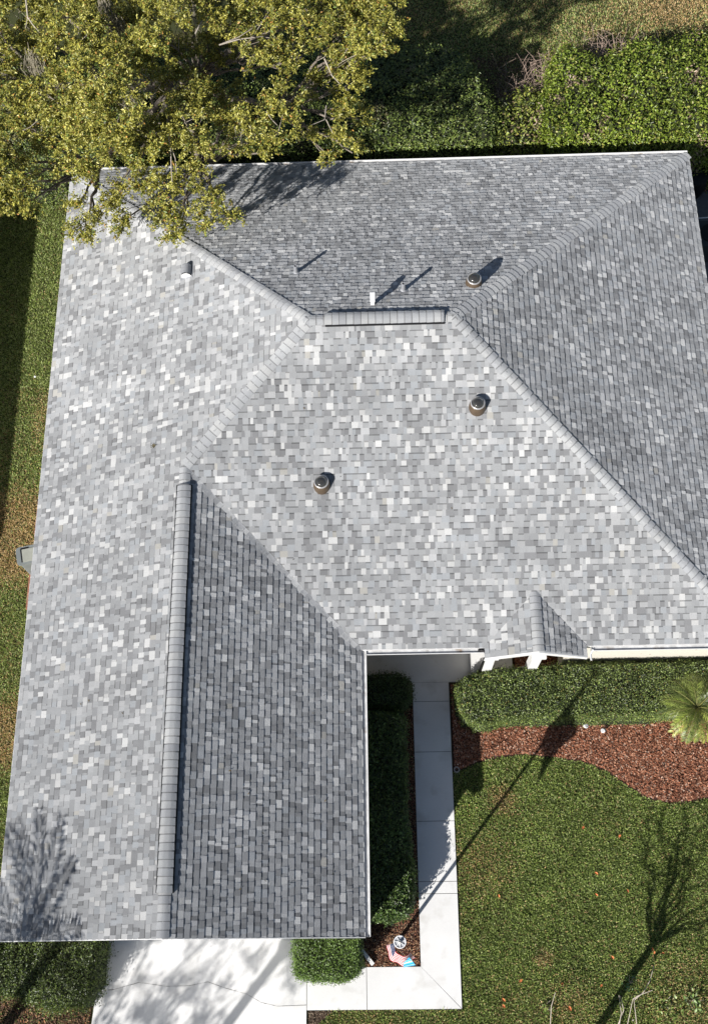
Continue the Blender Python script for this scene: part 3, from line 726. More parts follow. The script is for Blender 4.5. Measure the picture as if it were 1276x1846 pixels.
# dead twiggy brush
def brush(label, cpx, h, n, spread, zc):
    c = P(*cpx, zc); root = thing('dead_brush', label, 'dead brush', (c.x, c.y, 0)); mb = MB()
    for i in range(n):
        b = Vector((c.x+rnd.gauss(0, spread*.4), c.y+rnd.gauss(0, spread*.35), 0)); p = b; pts = [b]
        d = Vector((rnd.gauss(0, .5), rnd.gauss(0, .5), 1)).normalized()
        for k in range(5):
            d = (d+Vector((rnd.gauss(0, .35), rnd.gauss(0, .35), rnd.gauss(0, .25)))).normalized(); p = p+d*h/5*rnd.uniform(.7, 1.3); pts.append(p)
        mb.tube(pts, [.012, .01, .009, .007, .006, .004], 4, 0, cap=False)
        for q in range(5):
            a = pts[rnd.randint(2, 5)]; e = a+Vector((rnd.gauss(0, .25), rnd.gauss(0, .25), rnd.uniform(-.1, .25)))
            mb.tube([a, (a+e)/2+Vector((0, 0, .03)), e], [.005, .004, .003], 3, 0, cap=False)
    o = mb.build('twigs', mat('dead_twig', (.40, .30, .24), .95), root)
brush('brown dead brush between the two tall back hedges', (985, 165), 1.5, 300, .9, 1.2)
brush('brown dead twigs behind the tall bright hedge', (1120, 105), 1.7, 160, .6, 1.4)

# ---- trees
def limb(mb, a, b, r0, r1, sag=0, n=8, wob=.12, sides=7):
    a = Vector(a); b = Vector(b); pts = []; L = (b-a).length
    for i in range(n+1):
        t = i/n; p = a.lerp(b, t); amp = wob*L*math.sin(math.pi*t)*.35
        p += Vector((rnd.gauss(0, amp*.4), rnd.gauss(0, amp*.4), sag*math.sin(math.pi*t)+rnd.gauss(0, amp*.3))); pts.append(p)
    mb.tube(pts, [r0+(r1-r0)*i/n for i in range(n+1)], sides); return pts
OAK = [(0.306, 0.289, 0.05), (0.403, 0.378, 0.071), (0.195, 0.204, 0.04), (0.547, 0.514, 0.145), (0.495, 0.27, 0.071), (0.155, 0.216, 0.05)]
def oak(name, label, base, fork, clumps, nsub, nleaf, size, cols, wts, group=None, trunk_r=.26, twigs=True):
    root = thing(name, label, 'tree', (base[0], base[1], 0), group); mb = MB(); pale = MB()
    f = Vector(fork); limb(mb, (base[0], base[1], -.1), f, trunk_r, trunk_r*.75, 0, 6, .05, 12)
    Cs, Ns, Us = [], [], []
    cc = [Vector(c) for c, r in clumps]; nodes = []
    for k in range(11):                       # main limbs: spread seeds, farthest-first
        if not nodes: nodes.append(cc[rnd.randrange(len(cc))].copy())
        else: nodes.append(max(cc, key=lambda q: min((q-m).length for m in nodes)).copy())
    mids = []
    for m_ in nodes:
        near = [q for q in cc if min(nodes, key=lambda x: (x-q).length) == m_]
        g_ = sum(near, Vector())/len(near); t_ = f.lerp(g_, .62)-Vector((0, 0, .9))
        mids.append((m_, limb(mb, f, t_, trunk_r*.42, .07, .1, 7, .14)[-1]))
    for c, r in clumps:
        c = Vector(c); src = min(mids, key=lambda x: (x[0]-c).length)[1]
        pts = limb(mb, src, c-Vector((0, 0, r*.45)), .05, .016, .05, 9, .16, 6)
        ns = max(3, int(nsub*r*r))
        for k in range(ns):
            d = Vector((rnd.gauss(0, 1), rnd.gauss(0, 1), rnd.gauss(0, 1))).normalized()
            q = c+Vector((d.x*r, d.y*r, d.z*r*.5))*rnd.uniform(.45, 1.05)**.6
            a = pts[rnd.randint(5, 9)]
            if twigs and k % 3 == 0:
                (pale if rnd.random() < .35 else mb).tube([a, a.lerp(q, .5)+Vector((rnd.gauss(0, .08), rnd.gauss(0, .08), rnd.gauss(0, .06))), q], [.011, .008, .004], 4, cap=False)
            m = int(nleaf*rnd.uniform(.6, 1.3)); sr = rnd.uniform(.16, .30)
            dirv = (q-a).normalized()
            # sprig: leaves arranged along several short shoots
            nsh = 7
            for s_ in range(nsh):
                sd = (dirv*.6+Vector((rnd.gauss(0, .7), rnd.gauss(0, .7), rnd.gauss(.15, .45)))).normalized()
                k2 = m//nsh; t = rg.random(k2)**.6; L = sr*rnd.uniform(.7, 1.5)
                pp = np.array(q)+np.array(sd)*(t*L)[:, None]+rg.normal(0, .028, (k2, 3))
                Cs.append(pp); Ns.append(rg.normal(0, .6, (k2, 3))+np.array([0, 0, .8])-.0*np.array(sd)); Us.append(np.array(sd)+rg.normal(0, .6, (k2, 3)))
    C = np.concatenate(Cs); n = len(C)
    V = leafverts(C, np.concatenate(Ns), size*rg.uniform(.6, 1.35, n), .42, .1, np.concatenate(Us))
    col = palette(n, cols, wts, .2)*(1+.22*noise2(C[:, 0]*1.0, C[:, 1], 1.4, 4))[:, None]
    o = bigmesh('crown', V, 4, col, M_LEAF, None, LT); o.parent = root; o.location = (-base[0], -base[1], 0)
    tr = mb.build('trunk', M_BARK, root, smooth=True)
    if pale.v: pale.build('twigs', M_PALEBARK, tr, smooth=True)
    return root
# crown clumps: photograph position, height, radius
cl = []
for u, v, z, r in [
    # upper left mass
    (-60, -40, 6.8, .9), (30, 30, 6.2, .75), (-30, 120, 6.4, .8), (50, 110, 5.6, .6), (130, 60, 7.2, .75), (100, 170, 6.9, .7), (20, 200, 6.4, .7),
    (-40, 270, 6.0, .7), (30, 300, 5.8, .6), (45, 355, 5.6, .42), (-30, 350, 5.6, .6), (5, 370, 5.5, .35), (70, 250, 5.4, .4),
    (190, 20, 6.2, .6), (180, 130, 7.6, .75), (160, 210, 7.2, .7), (210, 190, 7.8, .7), (230, 100, 7.0, .6), (120, 240, 6.6, .5), (205, 255, 7.0, .55), (170, 290, 6.4, .4),
    (290, 50, 7.6, .65), (270, 110, 7.2, .5), (320, 150, 5.8, .5), (335, 215, 6.9, .55), (345, 170, 7.1, .35), (360, 250, 6.6, .4),
    (250, 250, 6.8, .55), (290, 240, 6.4, .45),
    # overhang on the roof corner
    (150, 400, 5.2, .40), (190, 365, 5.4, .38), (240, 320, 6.0, .42), (215, 395, 5.3, .34), (300, 330, 6.0, .42), (285, 385, 5.5, .36), (325, 400, 5.4, .36), (370, 360, 5.7, .36), (385, 390, 5.4, .33), (345, 310, 6.1, .34), (410, 385, 5.4, .2), (300, 425, 5.2, .22), (140, 370, 5.2, .22), (160, 425, 5.0, .2),
    # upper middle
    (300, -20, 7.0, .7), (380, 10, 7.2, .6), (430, 40, 6.6, .5), (400, 90, 5.6, .45), (450, -30, 7.4, .7), (510, 20, 7.2, .6), (470, 90, 6.8, .5), (560, 50, 6.8, .55), (520, 100, 6.6, .42),
    (400, 170, 6.0, .5), (450, 210, 6.4, .45), (500, 230, 6.2, .45), (515, 180, 6.4, .42), (430, 250, 6.0, .36), (480, 265, 5.9, .25), (555, 240, 5.4, .2), (410, 210, 6.2, .4),
    # right lobes
    (600, -20, 6.8, .7), (640, 30, 6.6, .55), (690, 10, 6.8, .45), (670, 80, 6.9, .48), (700, 60, 6.9, .3), (610, 110, 6.2, .45), (580, 150, 5.6, .4), (640, 145, 5.8, .35), (620, 190, 5.6, .3), (600, 245, 5.4, .32), (635, 270, 5.4, .22), (590, 275, 5.3, .2), (650, 210, 5.0, .22),
    (250, 10, 6.4, .6), (150, -20, 6.2, .7), (240, 60, 6.0, .5), (90, 20, 6.0, .5), (340, 80, 6.2, .45), (190, 80, 6.4, .5), (120, 300, 5.4, .3),
    # beyond the frame
    (-160, 60, 6.5, 1.0), (-150, 220, 6.0, .8), (100, -130, 7.4, 1.1), (300, -150, 7.6, 1.1), (520, -150, 7.4, 1.1), (700, -110, 7.0, .9), (-80, -150, 6.6, 1.0), (780, -180, 6.6, .8)]:
    cl.append((P(u, v, z), r))
oak('oak_tree', 'spreading olive green oak tree overhanging the far left roof corner', (2.6, 16.2), (2.9, 15.6, 3.4), cl, 84, 112, .076, OAK, [5, 4, 3, 2.6, .35, 1.5])
# long pale boughs that show over the roof corner
mbp = MB()
oakroot = bpy.data.objects['oak_tree']; trunk = [o for o in bpy.data.objects if o.parent == oakroot and o.name.startswith('trunk')][0]
def bough(l, r0, r1):
    b_ = MB(); pts = [P(u, v, z) for u, v, z in l]; n = len(pts); b_.tube(pts, [.65*(r0+(r1-r0)*i/(n-1)) for i in range(n)], 7, cap=False)
    b_.build('branch', M_PALEBARK, trunk, smooth=True)
bough([(300, 190, 6.6), (303, 240, 6.7), (308, 270, 6.5), (309, 310, 6.3), (312, 345, 6.1)], .035, .012)
bough([(308, 262, 6.5), (316, 285, 6.4), (319, 320, 6.2)], .02, .01); bough([(325, 245, 6.6), (338, 265, 6.5), (344, 275, 6.4)], .022, .01)
bough([(46, -10, 7.2), (50, 30, 7.2), (58, 42, 7.1), (72, 58, 6.9)], .035, .012); bough([(50, 30, 7.2), (46, 50, 7.0)], .015, .008)
bough([(505, 70, 6.6), (470, 65, 6.9), (430, 70, 6.9), (395, 80, 6.9)], .012, .03); bough([(455, 50, 6.9), (430, 66, 6.9), (400, 78, 6.9)], .012, .025)
bough([(585, 105, 6.4), (598, 135, 6.3), (612, 150, 6.2)], .03, .01); bough([(560, 225, 6), (585, 215, 6), (588, 190, 6)], .01, .025); bough([(600, 240, 6), (588, 215, 6)], .01, .02)
bough([(480, 200, 6.6), (490, 215, 6.5), (500, 225, 6.4)], .02, .008); bough([(40, 235, 6.6), (55, 228, 6.6), (66, 218, 6.6)], .008, .018)
bough([(222, 195, 7.9), (232, 178, 7.9), (240, 168, 7.8)], .008, .018); bough([(352, 60, 7.2), (362, 40, 7.3), (380, 10, 7.2)], .03, .014)
# hanging moss tufts
def moss(u, v, z, n, ln):
    m_ = MB(); c = P(u, v, z)
    for i in range(n):
        a = c+Vector((rnd.gauss(0, .10), rnd.gauss(0, .10), rnd.uniform(-.1, .25))); q = a
        pts = [a]
        for k in range(4): q = q+Vector((rnd.gauss(0, .05), rnd.gauss(0, .05), -ln/4)); pts.append(q)
        m_.tube(pts, [.007, .008, .007, .005, .003], 3, cap=False)
    m_.build('moss', M_MOSS, oakroot)
M_MOSS = mat('grey_moss', (.30, .27, .20), 1)
for a in ((205, 40, 7.0, 90, .7), (185, 8, 7.2, 60, .6), (58, 100, 6.7, 60, .6), (255, 150, 7.4, 30, .4), (232, 182, 7.9, 25, .3), (440, 225, 6.3, 40, .5), (345, 20, 7.4, 40, .5)): moss(*a)

# pygmy palm at the right
def palm(name, label, base, zc, nf, L, cols, wts, rise=.5, trunk_r=.07, droop=.9, nl=44, seed=1, leaflet=.2, group=None, wm=1):
    r = random.Random(seed); root = thing(name, label, 'palm', (base[0], base[1], 0), group); mb = MB()
    c = Vector((base[0], base[1], zc)); mb.tube([(base[0], base[1], -.05), (base[0]+.03, base[1]-.02, zc*.5), c], [trunk_r*1.2, trunk_r, trunk_r*1.1], 10)
    mb.build('trunk', M_BARK, root, smooth=True)
    for i in range(nf):
        az = i*2.399+r.uniform(-.2, .2); el = r.uniform(.15, 1.15)*rise*2; l = L*r.uniform(.8, 1.1)
        pts = []; p = Vector(c); d = Vector((math.cos(az)*math.cos(el), math.sin(az)*math.cos(el), math.sin(el)))
        n = 12
        for k in range(n+1):
            pts.append(p.copy()); p = p+d*l/n; d = (d+Vector((0, 0, -droop*1.5/n))).normalized()
        fm = MB(); fm.tube(pts, [.014-.011*k/n for k in range(n+1)], 4, 0, cap=False)
        col0 = cols[r.choices(range(len(cols)), wts)[0]]
        fm.c = [(.22, .22, .07)]*len(fm.f)
        for k in range(nl):
            t = .12+.88*k/nl; q = t*n; i0 = min(int(q), n-1); a = pts[i0].lerp(pts[i0+1], q-i0); dd = (pts[i0+1]-pts[i0]).normalized()
            sd = dd.cross(Vector((0, 0, 1))).normalized(); up = sd.cross(dd)
            ll = leaflet*l*(.5+.9*math.sin(math.pi*min(1, t*.95)))*r.uniform(.85, 1.1)
            for s in (-1, 1):
                f = (dd*(.55+.5*t)+sd*s*.9+up*r.uniform(-.3, .5)).normalized(); e = a+f*ll-Vector((0, 0, ll*.18)); wv = f.cross(up).normalized()*.0036*(1+l)*wm
                m_ = a+f*ll*.5; f_ = r.uniform(.6, 1.4); fm.poly([a-wv*.5, m_-wv, e, m_+wv], 0, tuple(x*f_ for x in col0))
        fm.build('frond', M_LEAF, root)
    return root
pc = P(1256, 1276, 1.15)
palm('palm', 'small feathery palm arching over the mulch at the right end of the hedge', (pc.x, pc.y), 1.15, 36, 1.0, [(.17, .24, .04), (.27, .35, .06), (.20, .24, .06), (.40, .46, .09), (.09, .12, .03)], [3, 3, 2, 2, 2], rise=.5, droop=1.15, seed=5, leaflet=.19, nl=30)
# trees beyond the frame that throw the shadows on the roof corner, driveway and lawn
palm('palm', 'tall palm south-west of the garage whose fronds shade the roof corner', (-2.3, -10.0), 5.9, 22, 2.3, [(.08, .12, .03), (.12, .17, .04)], [1, 1], rise=.4, droop=.62, seed=12, leaflet=.16, nl=44, wm=1.5, trunk_r=.12)
def bare(name, label, base, fork_z, tips, nleaf, lsz, lcol, pale=True, r0=.1, ntw=7, wobb=.14):
    root = thing(name, label, 'tree', (base[0], base[1], 0)); mb = MB(); f = Vector((base[0]+.1, base[1]+.1, fork_z))
    limb(mb, (base[0], base[1], -.05), f, r0, r0*.75, 0, 5, .05, 10); C = []
    for t in tips:
        pts = limb(mb, f, t, r0*.36, .010, .12, 8, wobb, 6)
        for k in range(ntw):
            a = pts[rnd.randint(3, 8)]; e = a+Vector((rnd.gauss(0, .3), rnd.gauss(0, .3), rnd.uniform(-.1, .4)))
            mb.tube([a, (a+e)/2+Vector((0, 0, .05)), e], [.012, .009, .005], 5, cap=False)
            for q in range(nleaf): C.append(tuple(e+Vector((rnd.gauss(0, .13), rnd.gauss(0, .13), rnd.gauss(0, .1)))))
    mb.build('trunk', M_PALEBARK if pale else M_BARK, root, smooth=True)
    if C:
        C = np.array(C); n = len(C); V = leafverts(C, rg.normal(size=(n, 3))+[0, 0, .5], lsz*rg.uniform(.6, 1.3, n), .5, .1)
        o = bigmesh('leaves', V, 4, palette(n, lcol, [1]*len(lcol), .2), M_LEAF, None, LT); o.parent = root; o.location = (-base[0], -base[1], 0)
    return root
GL = [(.10, .15, .03), (.15, .2, .05)]
bare('sapling_tree', 'thin tree with sparse leaves on curved limbs south of the driveway', (-3.4, -15.2), 4.0, [(-4.6, -14.2, 6.9), (-3.6, -13.2, 7.2), (-2.4, -13.9, 6.9), (-2.0, -15.2, 6.6), (-3.0, -16.2, 6.6), (-1.5, -14.2, 7.5), (-4.4, -15.8, 6.8), (-2.9, -14.6, 7.8), (-1.2, -15.4, 7.1)], 44, .13, GL, False, .11)
def cast(u, v, h): q = P(u, v); return (q.x-h*.992, q.y-h*1.224, h)
bt = [cast(*a) for a in ((1150, 1500, 4.2), (1165, 1478, 5.0), (1195, 1470, 5.2), (1228, 1410, 6.0), (1255, 1400, 6.4), (1270, 1450, 5.8), (1283, 1490, 5.4), (1240, 1500, 4.6), (1300, 1540, 4.8), (1310, 1600, 4.2), (1300, 1655, 2.7), (1330, 1640, 3.2), (1215, 1520, 4.4))]
bare('bare_tree', 'bare young tree just below the lower right corner of the lawn', (11.85, -9.1), 2.2, bt, 2, .08, [(.10, .15, .03), (.3, .10, .04)], True, .10, 3, .3)
c = P(1140, 1840); root = thing('bare_shrub', 'leafless shrub of pale thin stems at the bottom edge of the lawn', 'shrub', (c.x, c.y, 0))
mb = MB()
mb.tube([c, c+Vector((0, 0, .05))], .02, 6); mb.build('stem', M_PALEBARK, root)
for l, z0, z1 in (([(1126, 1872), (1134, 1835), (1141, 1802)], 0, .7), ([(1150, 1875), (1146, 1835), (1143, 1803)], 0, .75), ([(1143, 1804), (1160, 1790), (1172, 1768), (1178, 1742)], .7, 1.1), ([(1112, 1870), (1119, 1828), (1116, 1795)], 0, .6), ([(1108, 1862), (1124, 1822), (1118, 1796)], 0, .6), ([(990, 1870), (994, 1815), (1000, 1790)], 0, .5), ([(1141, 1802), (1150, 1796), (1176, 1786)], .7, .9)):
    mb = MB(); n = len(l); pts = [P(u+rnd.uniform(-1, 1), v, z0+(z1-z0)*i/(n-1)) for i, (u, v) in enumerate(l)]; mb.tube(pts, [.013-.007*i/(n-1) for i in range(n)], 6, cap=False); mb.build('stem', M_PALEBARK, root, smooth=True)

# low weeds at the lower right
def weed(label, u, v, n, r, sz, cols, h=.25):
    c = P(u, v); root = thing('weed', label, 'weed', (c.x, c.y, 0), None); q = rg.normal(0, r, (n, 2)); z = rg.uniform(.03, h, n)
    C = np.column_stack([q[:, 0]+c.x, q[:, 1]+c.y, z]); V = leafverts(C, np.column_stack([rg.normal(0, .5, (n, 2)), np.ones(n)]), sz*rg.uniform(.6, 1.4, n), .55, .08)
    o = bigmesh('leaves', V, 4, palette(n, cols, [1]*len(cols), .2), M_LEAF, None, LT); o.parent = root; o.location = (-c.x, -c.y, 0)
    mb = MB()
    for i in range(8):
        a = Vector((c.x+rnd.gauss(0, r*.4), c.y+rnd.gauss(0, r*.4), 0)); mb.tube([a, a+Vector((rnd.gauss(0, .08), rnd.gauss(0, .08), h*.8))], [.006, .003], 4)
    mb.build('stems', M_PALEBARK, root)
YG = [(.22, .28, .06), (.16, .24, .05), (.3, .3, .1)]
weed('pale green leafy weed clump at the bottom right corner of the lawn', 1205, 1815, 90, .22, .07, YG)
weed('small broad-leaved weed near the bottom edge beside the bare tree', 1248, 1806, 30, .12, .1, [(.2, .3, .08), (.35, .42, .2)])
weed('small yellow-green seedling on the lawn near its bottom edge', 985, 1816, 18, .07, .07, YG, .15)
weed('tiny dark green sprout at the foot of the pale stems', 1135, 1775, 22, .08, .07, [(.05, .14, .05), (.1, .2, .07)], .2)

# ================================================================== SMALL THINGS
# flagpole with its solar disc, and the limp flag
fb = P(716, 1699); FH = 5.95; ft = Vector((fb.x+.02, fb.y-.03, FH))
pole = thing('flagpole', 'white flagpole topped by a spoked round solar light in the corner mulch bed', 'flagpole', fb)
mb = MB(); mb.tube([(fb.x, fb.y, 0), ft], [.042, .034], 12); mb.lathe((fb.x, fb.y, 0), [(.09, 0), (.09, .03), (.05, .06)], 16); mb.build('pole', M_VW, pole, smooth=True)
M_PANEL = mat('grey_panel', (.38, .39, .41), .35, spec=.5)
mb = MB(); mb.lathe((ft.x, ft.y, FH), [(.098, .0), (.112, .005), (.112, .028), (.098, .03), (.092, .015)], 32, cap=False); 
for i in range(7):
    a = i*2*math.pi/7+.3; d = Vector((math.cos(a), math.sin(a), 0)); c = ft+d*.062+Vector((0, 0, .022)); mb.box(c, (.075, .010, .014), Matrix.Rotation(a, 3, 'Z'))
mb.lathe((ft.x, ft.y, FH), [(.036, .0), (.036, .034), (.02, .045)], 16)
sol = mb.build('solar_light', M_VW, pole)
mb = MB(); mb.lathe((ft.x, ft.y, FH), [(.092, .004), (.092, .014)], 32); mb.build('panel', M_PANEL, sol)
mb = MB(); mb.lathe((ft.x, ft.y, FH+.045), [(.022, -.01), (.03, .01), (.03, .03), (.015, .05)], 12); mb.build('finial', mat('gold_ball', (.55, .53, .5), .3, metal=.6), pole, smooth=True)
# flag: hangs from two clips in folds that spread to the south-west as it falls
mb = MB(); nu, nv = 56, 26; FW, FHt = 1.8, 1.75; top = FH-.12
grid = []
for i in range(nu+1):
    row = []
    s = i/nu
    for j in range(nv+1):
        t = j/nv                        # t 0 = upper edge, 1 = lower edge
        ang = math.radians(190+132*s)+.04*math.sin(s*15)*s
        rad = .05+.22*s+.17*t+(.008+.012*s)*math.sin(s*17+1.5*t)*(.4+t)
        droop_ = s**1.2*.95+.08*math.sin(s*9)*t
        x = ft.x+math.cos(ang)*rad-.02; y = ft.y+math.sin(ang)*rad*1.15; z = top-droop_-t*FHt
        row.append((x, y, z))
    grid.append(row)
stripes = 13
for i in range(nu):
    for j in range(nv):
        k = int(j/nv*stripes); red = k % 2 == 0; canton = (i/nu < .40) and (j/nv < 7/13)
        c = (.016, .03, .12) if canton else ((.50, .035, .045) if red else (.78, .78, .78))
        mb.poly([grid[i][j], grid[i+1][j], grid[i+1][j+1], grid[i][j+1]], 0, c)
for a in range(6):
    for b in range(5):
        i = int((a+.5)/6*nu*.40); j = int((b+.5)/5*nv*7/13); p = Vector(grid[i][j]); q = Vector(grid[i+1][j]); r_ = Vector(grid[i][j+1]); n = (q-p).cross(r_-p).normalized()
        ex_ = (q-p).normalized(); ey_ = n.cross(ex_)
        for sg in (-1, 1):
            pts = []
            for m_ in range(10):
                an = math.pi/2+m_*math.pi/5; rr = .022 if m_ % 2 == 0 else .009; pts.append(p+ex_*math.cos(an)*rr+ey_*math.sin(an)*rr+n*.003*sg)
            mb.poly(pts, 0, (.8, .8, .8))
M_FLAG = mat('flag_cloth', attr=True, rough=.7, trans=.12)
fo = mb.build('flag', M_FLAG, None, smooth=True); tag(fo, 'limp red and white striped flag with blue starred corner hanging from the flagpole', 'flag')
# light blue pennant lower on the pole
pn = MB(); c = P(736, 1735, 3.0); pts0 = [P(728, 1732, 4.3), P(738, 1727, 4.45), P(749, 1741, 4.2), P(741, 1745, 3.9), P(727, 1745, 3.95)]
n = 10
for i in range(n):
    a0 = pts0[0].lerp(pts0[4], i/n); a1 = pts0[0].lerp(pts0[4], (i+1)/n); b0 = pts0[1].lerp(pts0[2], i/n); b1 = pts0[1].lerp(pts0[2], (i+1)/n)
    w_ = Vector((0, 0, .03*math.sin(i*1.7))); w2_ = Vector((0, 0, .03*math.sin((i+1)*1.7)))
    col = [(.05, .42, .72), (.03, .33, .62), (.3, .65, .8)][i % 3] if i != 4 else (.75, .8, .82)
    pn.poly([a0+w_, b0+w_, b1+w2_, a1+w2_], 0, col)
pn.tube([pts0[0], ft-Vector((0, 0, 1.2))], .004, 5, 0, (.7, .7, .7))
tag(pn.build('pennant', M_FLAG), 'small bright blue pennant hanging right of the striped flag', 'pennant')

# garden spotlights in the mulch
def spotlight(u, v, label, up, dirv):
    c = P(u, v, .1); root = thing('garden_light', label, 'garden light', (c.x, c.y, 0), 'white garden lights in the mulch'); d = Vector(dirv).normalized()
    mb = MB(); mb.tube([(c.x, c.y, -.02), (c.x, c.y, up)], [.012, .012], 8); mb.build('stake', M_VW, root)
    mb = MB(); o = Vector((c.x, c.y, up)); mb.tube([o-d*.07, o-d*.05, o+d*.05, o+d*.06], [.03, .05, .055, .05], 14); h = mb.build('head', M_VW, root, smooth=True)
    mb = MB(); mb.tube([o+d*.061, o+d*.064], [.042, .042], 14); mb.build('lens', M_PANEL, h)
spotlight(1055, 1309, 'left one of two white garden lights, in the mulch below the front hedge', .12, (.2, -.3, .9))
spotlight(1087, 1318, 'right one of two white garden lights, with the longer thin shadow', .17, (-.6, -.3, .8))
# sprinkler ring by the walk
c = P(823, 1388, .02); mb = MB(); mb.lathe(c, [(.07, -.03), (.075, .015), (.06, .02), (.045, .015), (.045, -.02)], 24, cap=False); mb.lathe(c, [(.04, -.03), (.04, -.005)], 16, m=1)
tag(mb.build('sprinkler_ring', [mat('weathered_ring', (.35, .32, .30), .9, nscale=30, namp=.3), M_DARKJ]), 'round weathered sprinkler ring set in the ground beside the walkway', 'sprinkler')
# grey bin by the west wall
bp = P(44, 1000, 1.0); root = thing('utility_bin', 'grey plastic bin with a beige lid panel standing at the west wall', 'bin', (bp.x, bp.y, 0))
M_BIN = mat('grey_plastic', (.19, .21, .21), .6, nscale=5, namp=.1); M_LID = mat('beige_panel', (.33, .34, .30), .6, nscale=8, namp=.08)
R_ = Matrix.Rotation(math.radians(12), 3, 'Z'); ctr = Vector((bp.x+.05, bp.y, 0))
def bev_box(mb, c, d, rot, rr, m=0):
    pts = []
    for sx, sy, a0 in ((1, 1, 0), (-1, 1, 90), (-1, -1, 180), (1, -1, 270)):
        for k in range(4):
            a = math.radians(a0+k*30); q = rot @ Vector((sx*(d[0]/2-rr)+rr*math.cos(a), sy*(d[1]/2-rr)+rr*math.sin(a), 0)); pts.append((c[0]+q.x, c[1]+q.y))
    mb.prism(pts, c[2]-d[2]/2, c[2]+d[2]/2, m)
mb = MB(); bev_box(mb, (ctr.x, ctr.y, .46), (.44, .42, .92), R_, .06); body = mb.build('body', M_BIN, root)
mb = MB(); bev_box(mb, (ctr.x, ctr.y, .955), (.52, .48, .07), R_, .08); lid = mb.build('lid', M_BIN, root)
mb = MB(); q = R_ @ Vector((.06, -.015, 0)); bev_box(mb, (ctr.x+q.x, ctr.y+q.y, 1.0), (.33, .34, .02), R_, .02); mb.build('lid_panel', M_LID, lid)
mb = MB(); q = R_ @ Vector((-.13, .0, 0)); mb.box((ctr.x+q.x, ctr.y+q.y, .9945), (.028, .36, .008), R_); q = R_ @ Vector((-.03, .185, 0)); mb.box((ctr.x+q.x, ctr.y+q.y, .995), (.2, .035, .008), R_); mb.build('slot', M_BLACK, lid)
# brick edging strips along the west wall
M_BRICK = mat('red_brick', (.30, .14, .09), .9, nscale=12, namp=.3, tint=((.4, .27, .2), 6, .5, .8))
def bricks(v0, v1, u0, u1, label):
    a = P(u0, v0); b = P(u1, v1); L = (b-a).length; n = int(L/.21); d = (b-a)/n; mb = MB()
    for i in range(n): mb.box(a+d*(i+.5)+Vector((.10, 0, .03)), (.24, d.length-.012, .09), Matrix.Rotation(math.atan2(d.y, d.x)+math.pi/2, 3, 'Z'))
    tag(mb.build('brick_edging', M_BRICK), label, 'edging')
bricks(905, 968, 71, 64, 'red brick edging under the eave, just beyond the grey bin')
bricks(1030, 1100, 56, 49, 'red brick edging under the eave, on the near side of the grey bin')
# things in the shade beyond the east eave
p = P(1256, 318, .7); root = thing('water_barrel', 'round black barrel in the shade at the far right roof corner', 'barrel', (p.x, p.y, 0))
mb = MB(); mb.lathe((p.x, p.y, 0), [(.28, 0), (.33, .2), (.34, .45), (.31, .7), (.30, .72)], 28); mb.build('body', M_BLACK, root, smooth=True)
mb = MB(); mb.lathe((p.x, p.y, .72), [(.32, 0), (.32, .03), (.1, .06)], 28); mb.build('lid', mat('dark_lid', (.02, .02, .022), .6), root)
p = P(1282, 420, .8); root = thing('air_conditioner', 'dark air conditioning unit with a pale pipe on the shaded side path', 'air conditioner', (p.x, p.y, 0))
mb = MB(); mb.box((p.x, p.y, .4), (.75, .85, .8)); mb.build('housing', mat('dark_metal', (.05, .055, .06), .6), root)
mb = MB(); mb.lathe((p.x, p.y, .8), [(.3, .002), (.3, .03), (.05, .05)], 24); mb.build('fan_grille', M_BLACK, root)
mb = MB(); mb.tube([(p.x-.6, p.y+.5, .8), (p.x, p.y+.52, .82), (p.x+.6, p.y+.52, .8)], .015, 8); mb.build('pipe', M_VW, root)
# dry sprig on the west slope, fallen leaves on the lawn, litter speck
p = PR(278, 805, 'W')+Vector((0, 0, .03)); mb = MB()
for i in range(9):
    a = i*.7+rnd.random()*.3; d = Vector((math.cos(a), math.sin(a), .35+PT*math.cos(a))).normalized(); e = p+d*rnd.uniform(.06, .10); s = Vector((-d.y, d.x, 0))*.012
    mb.poly([p, (p+e)/2-s, e, (p+e)/2+s], 0, (.12, .10, .05))
tag(mb.build('dry_sprig', M_CHIP), 'small dry leaf sprig lying on the pale west roof slope', 'sprig')
mb = MB()
for i in range(70):
    k = rnd.choice('SSWWG'); u, v = (rnd.uniform(430, 1200), rnd.uniform(620, 1150)) if k == 'S' else ((rnd.uniform(130, 300), rnd.uniform(480, 1500)) if k == 'W' else (rnd.uniform(380, 640), rnd.uniform(1200, 1660)))
    p = PR(u, v, k); 
    if k == 'S' and not (p.y < p.x-.4 and p.x+p.y > G+.4 and p.x+p.y < EX-.4 and p.y > .3): continue
    p += Vector((0, 0, .03)); a = rnd.uniform(0, 6); d = Vector((math.cos(a), math.sin(a), 0))*rnd.uniform(.012, .035); q = Vector((-d.y, d.x, 0))*.35; mb.poly([p-d, p-q, p+d, p+q], 0, rnd.choice(((.08, .06, .03), (.15, .11, .05), (.05, .05, .04))))
tag(mb.build('leaf_debris', M_CHIP), kind='stuff')
lm = None
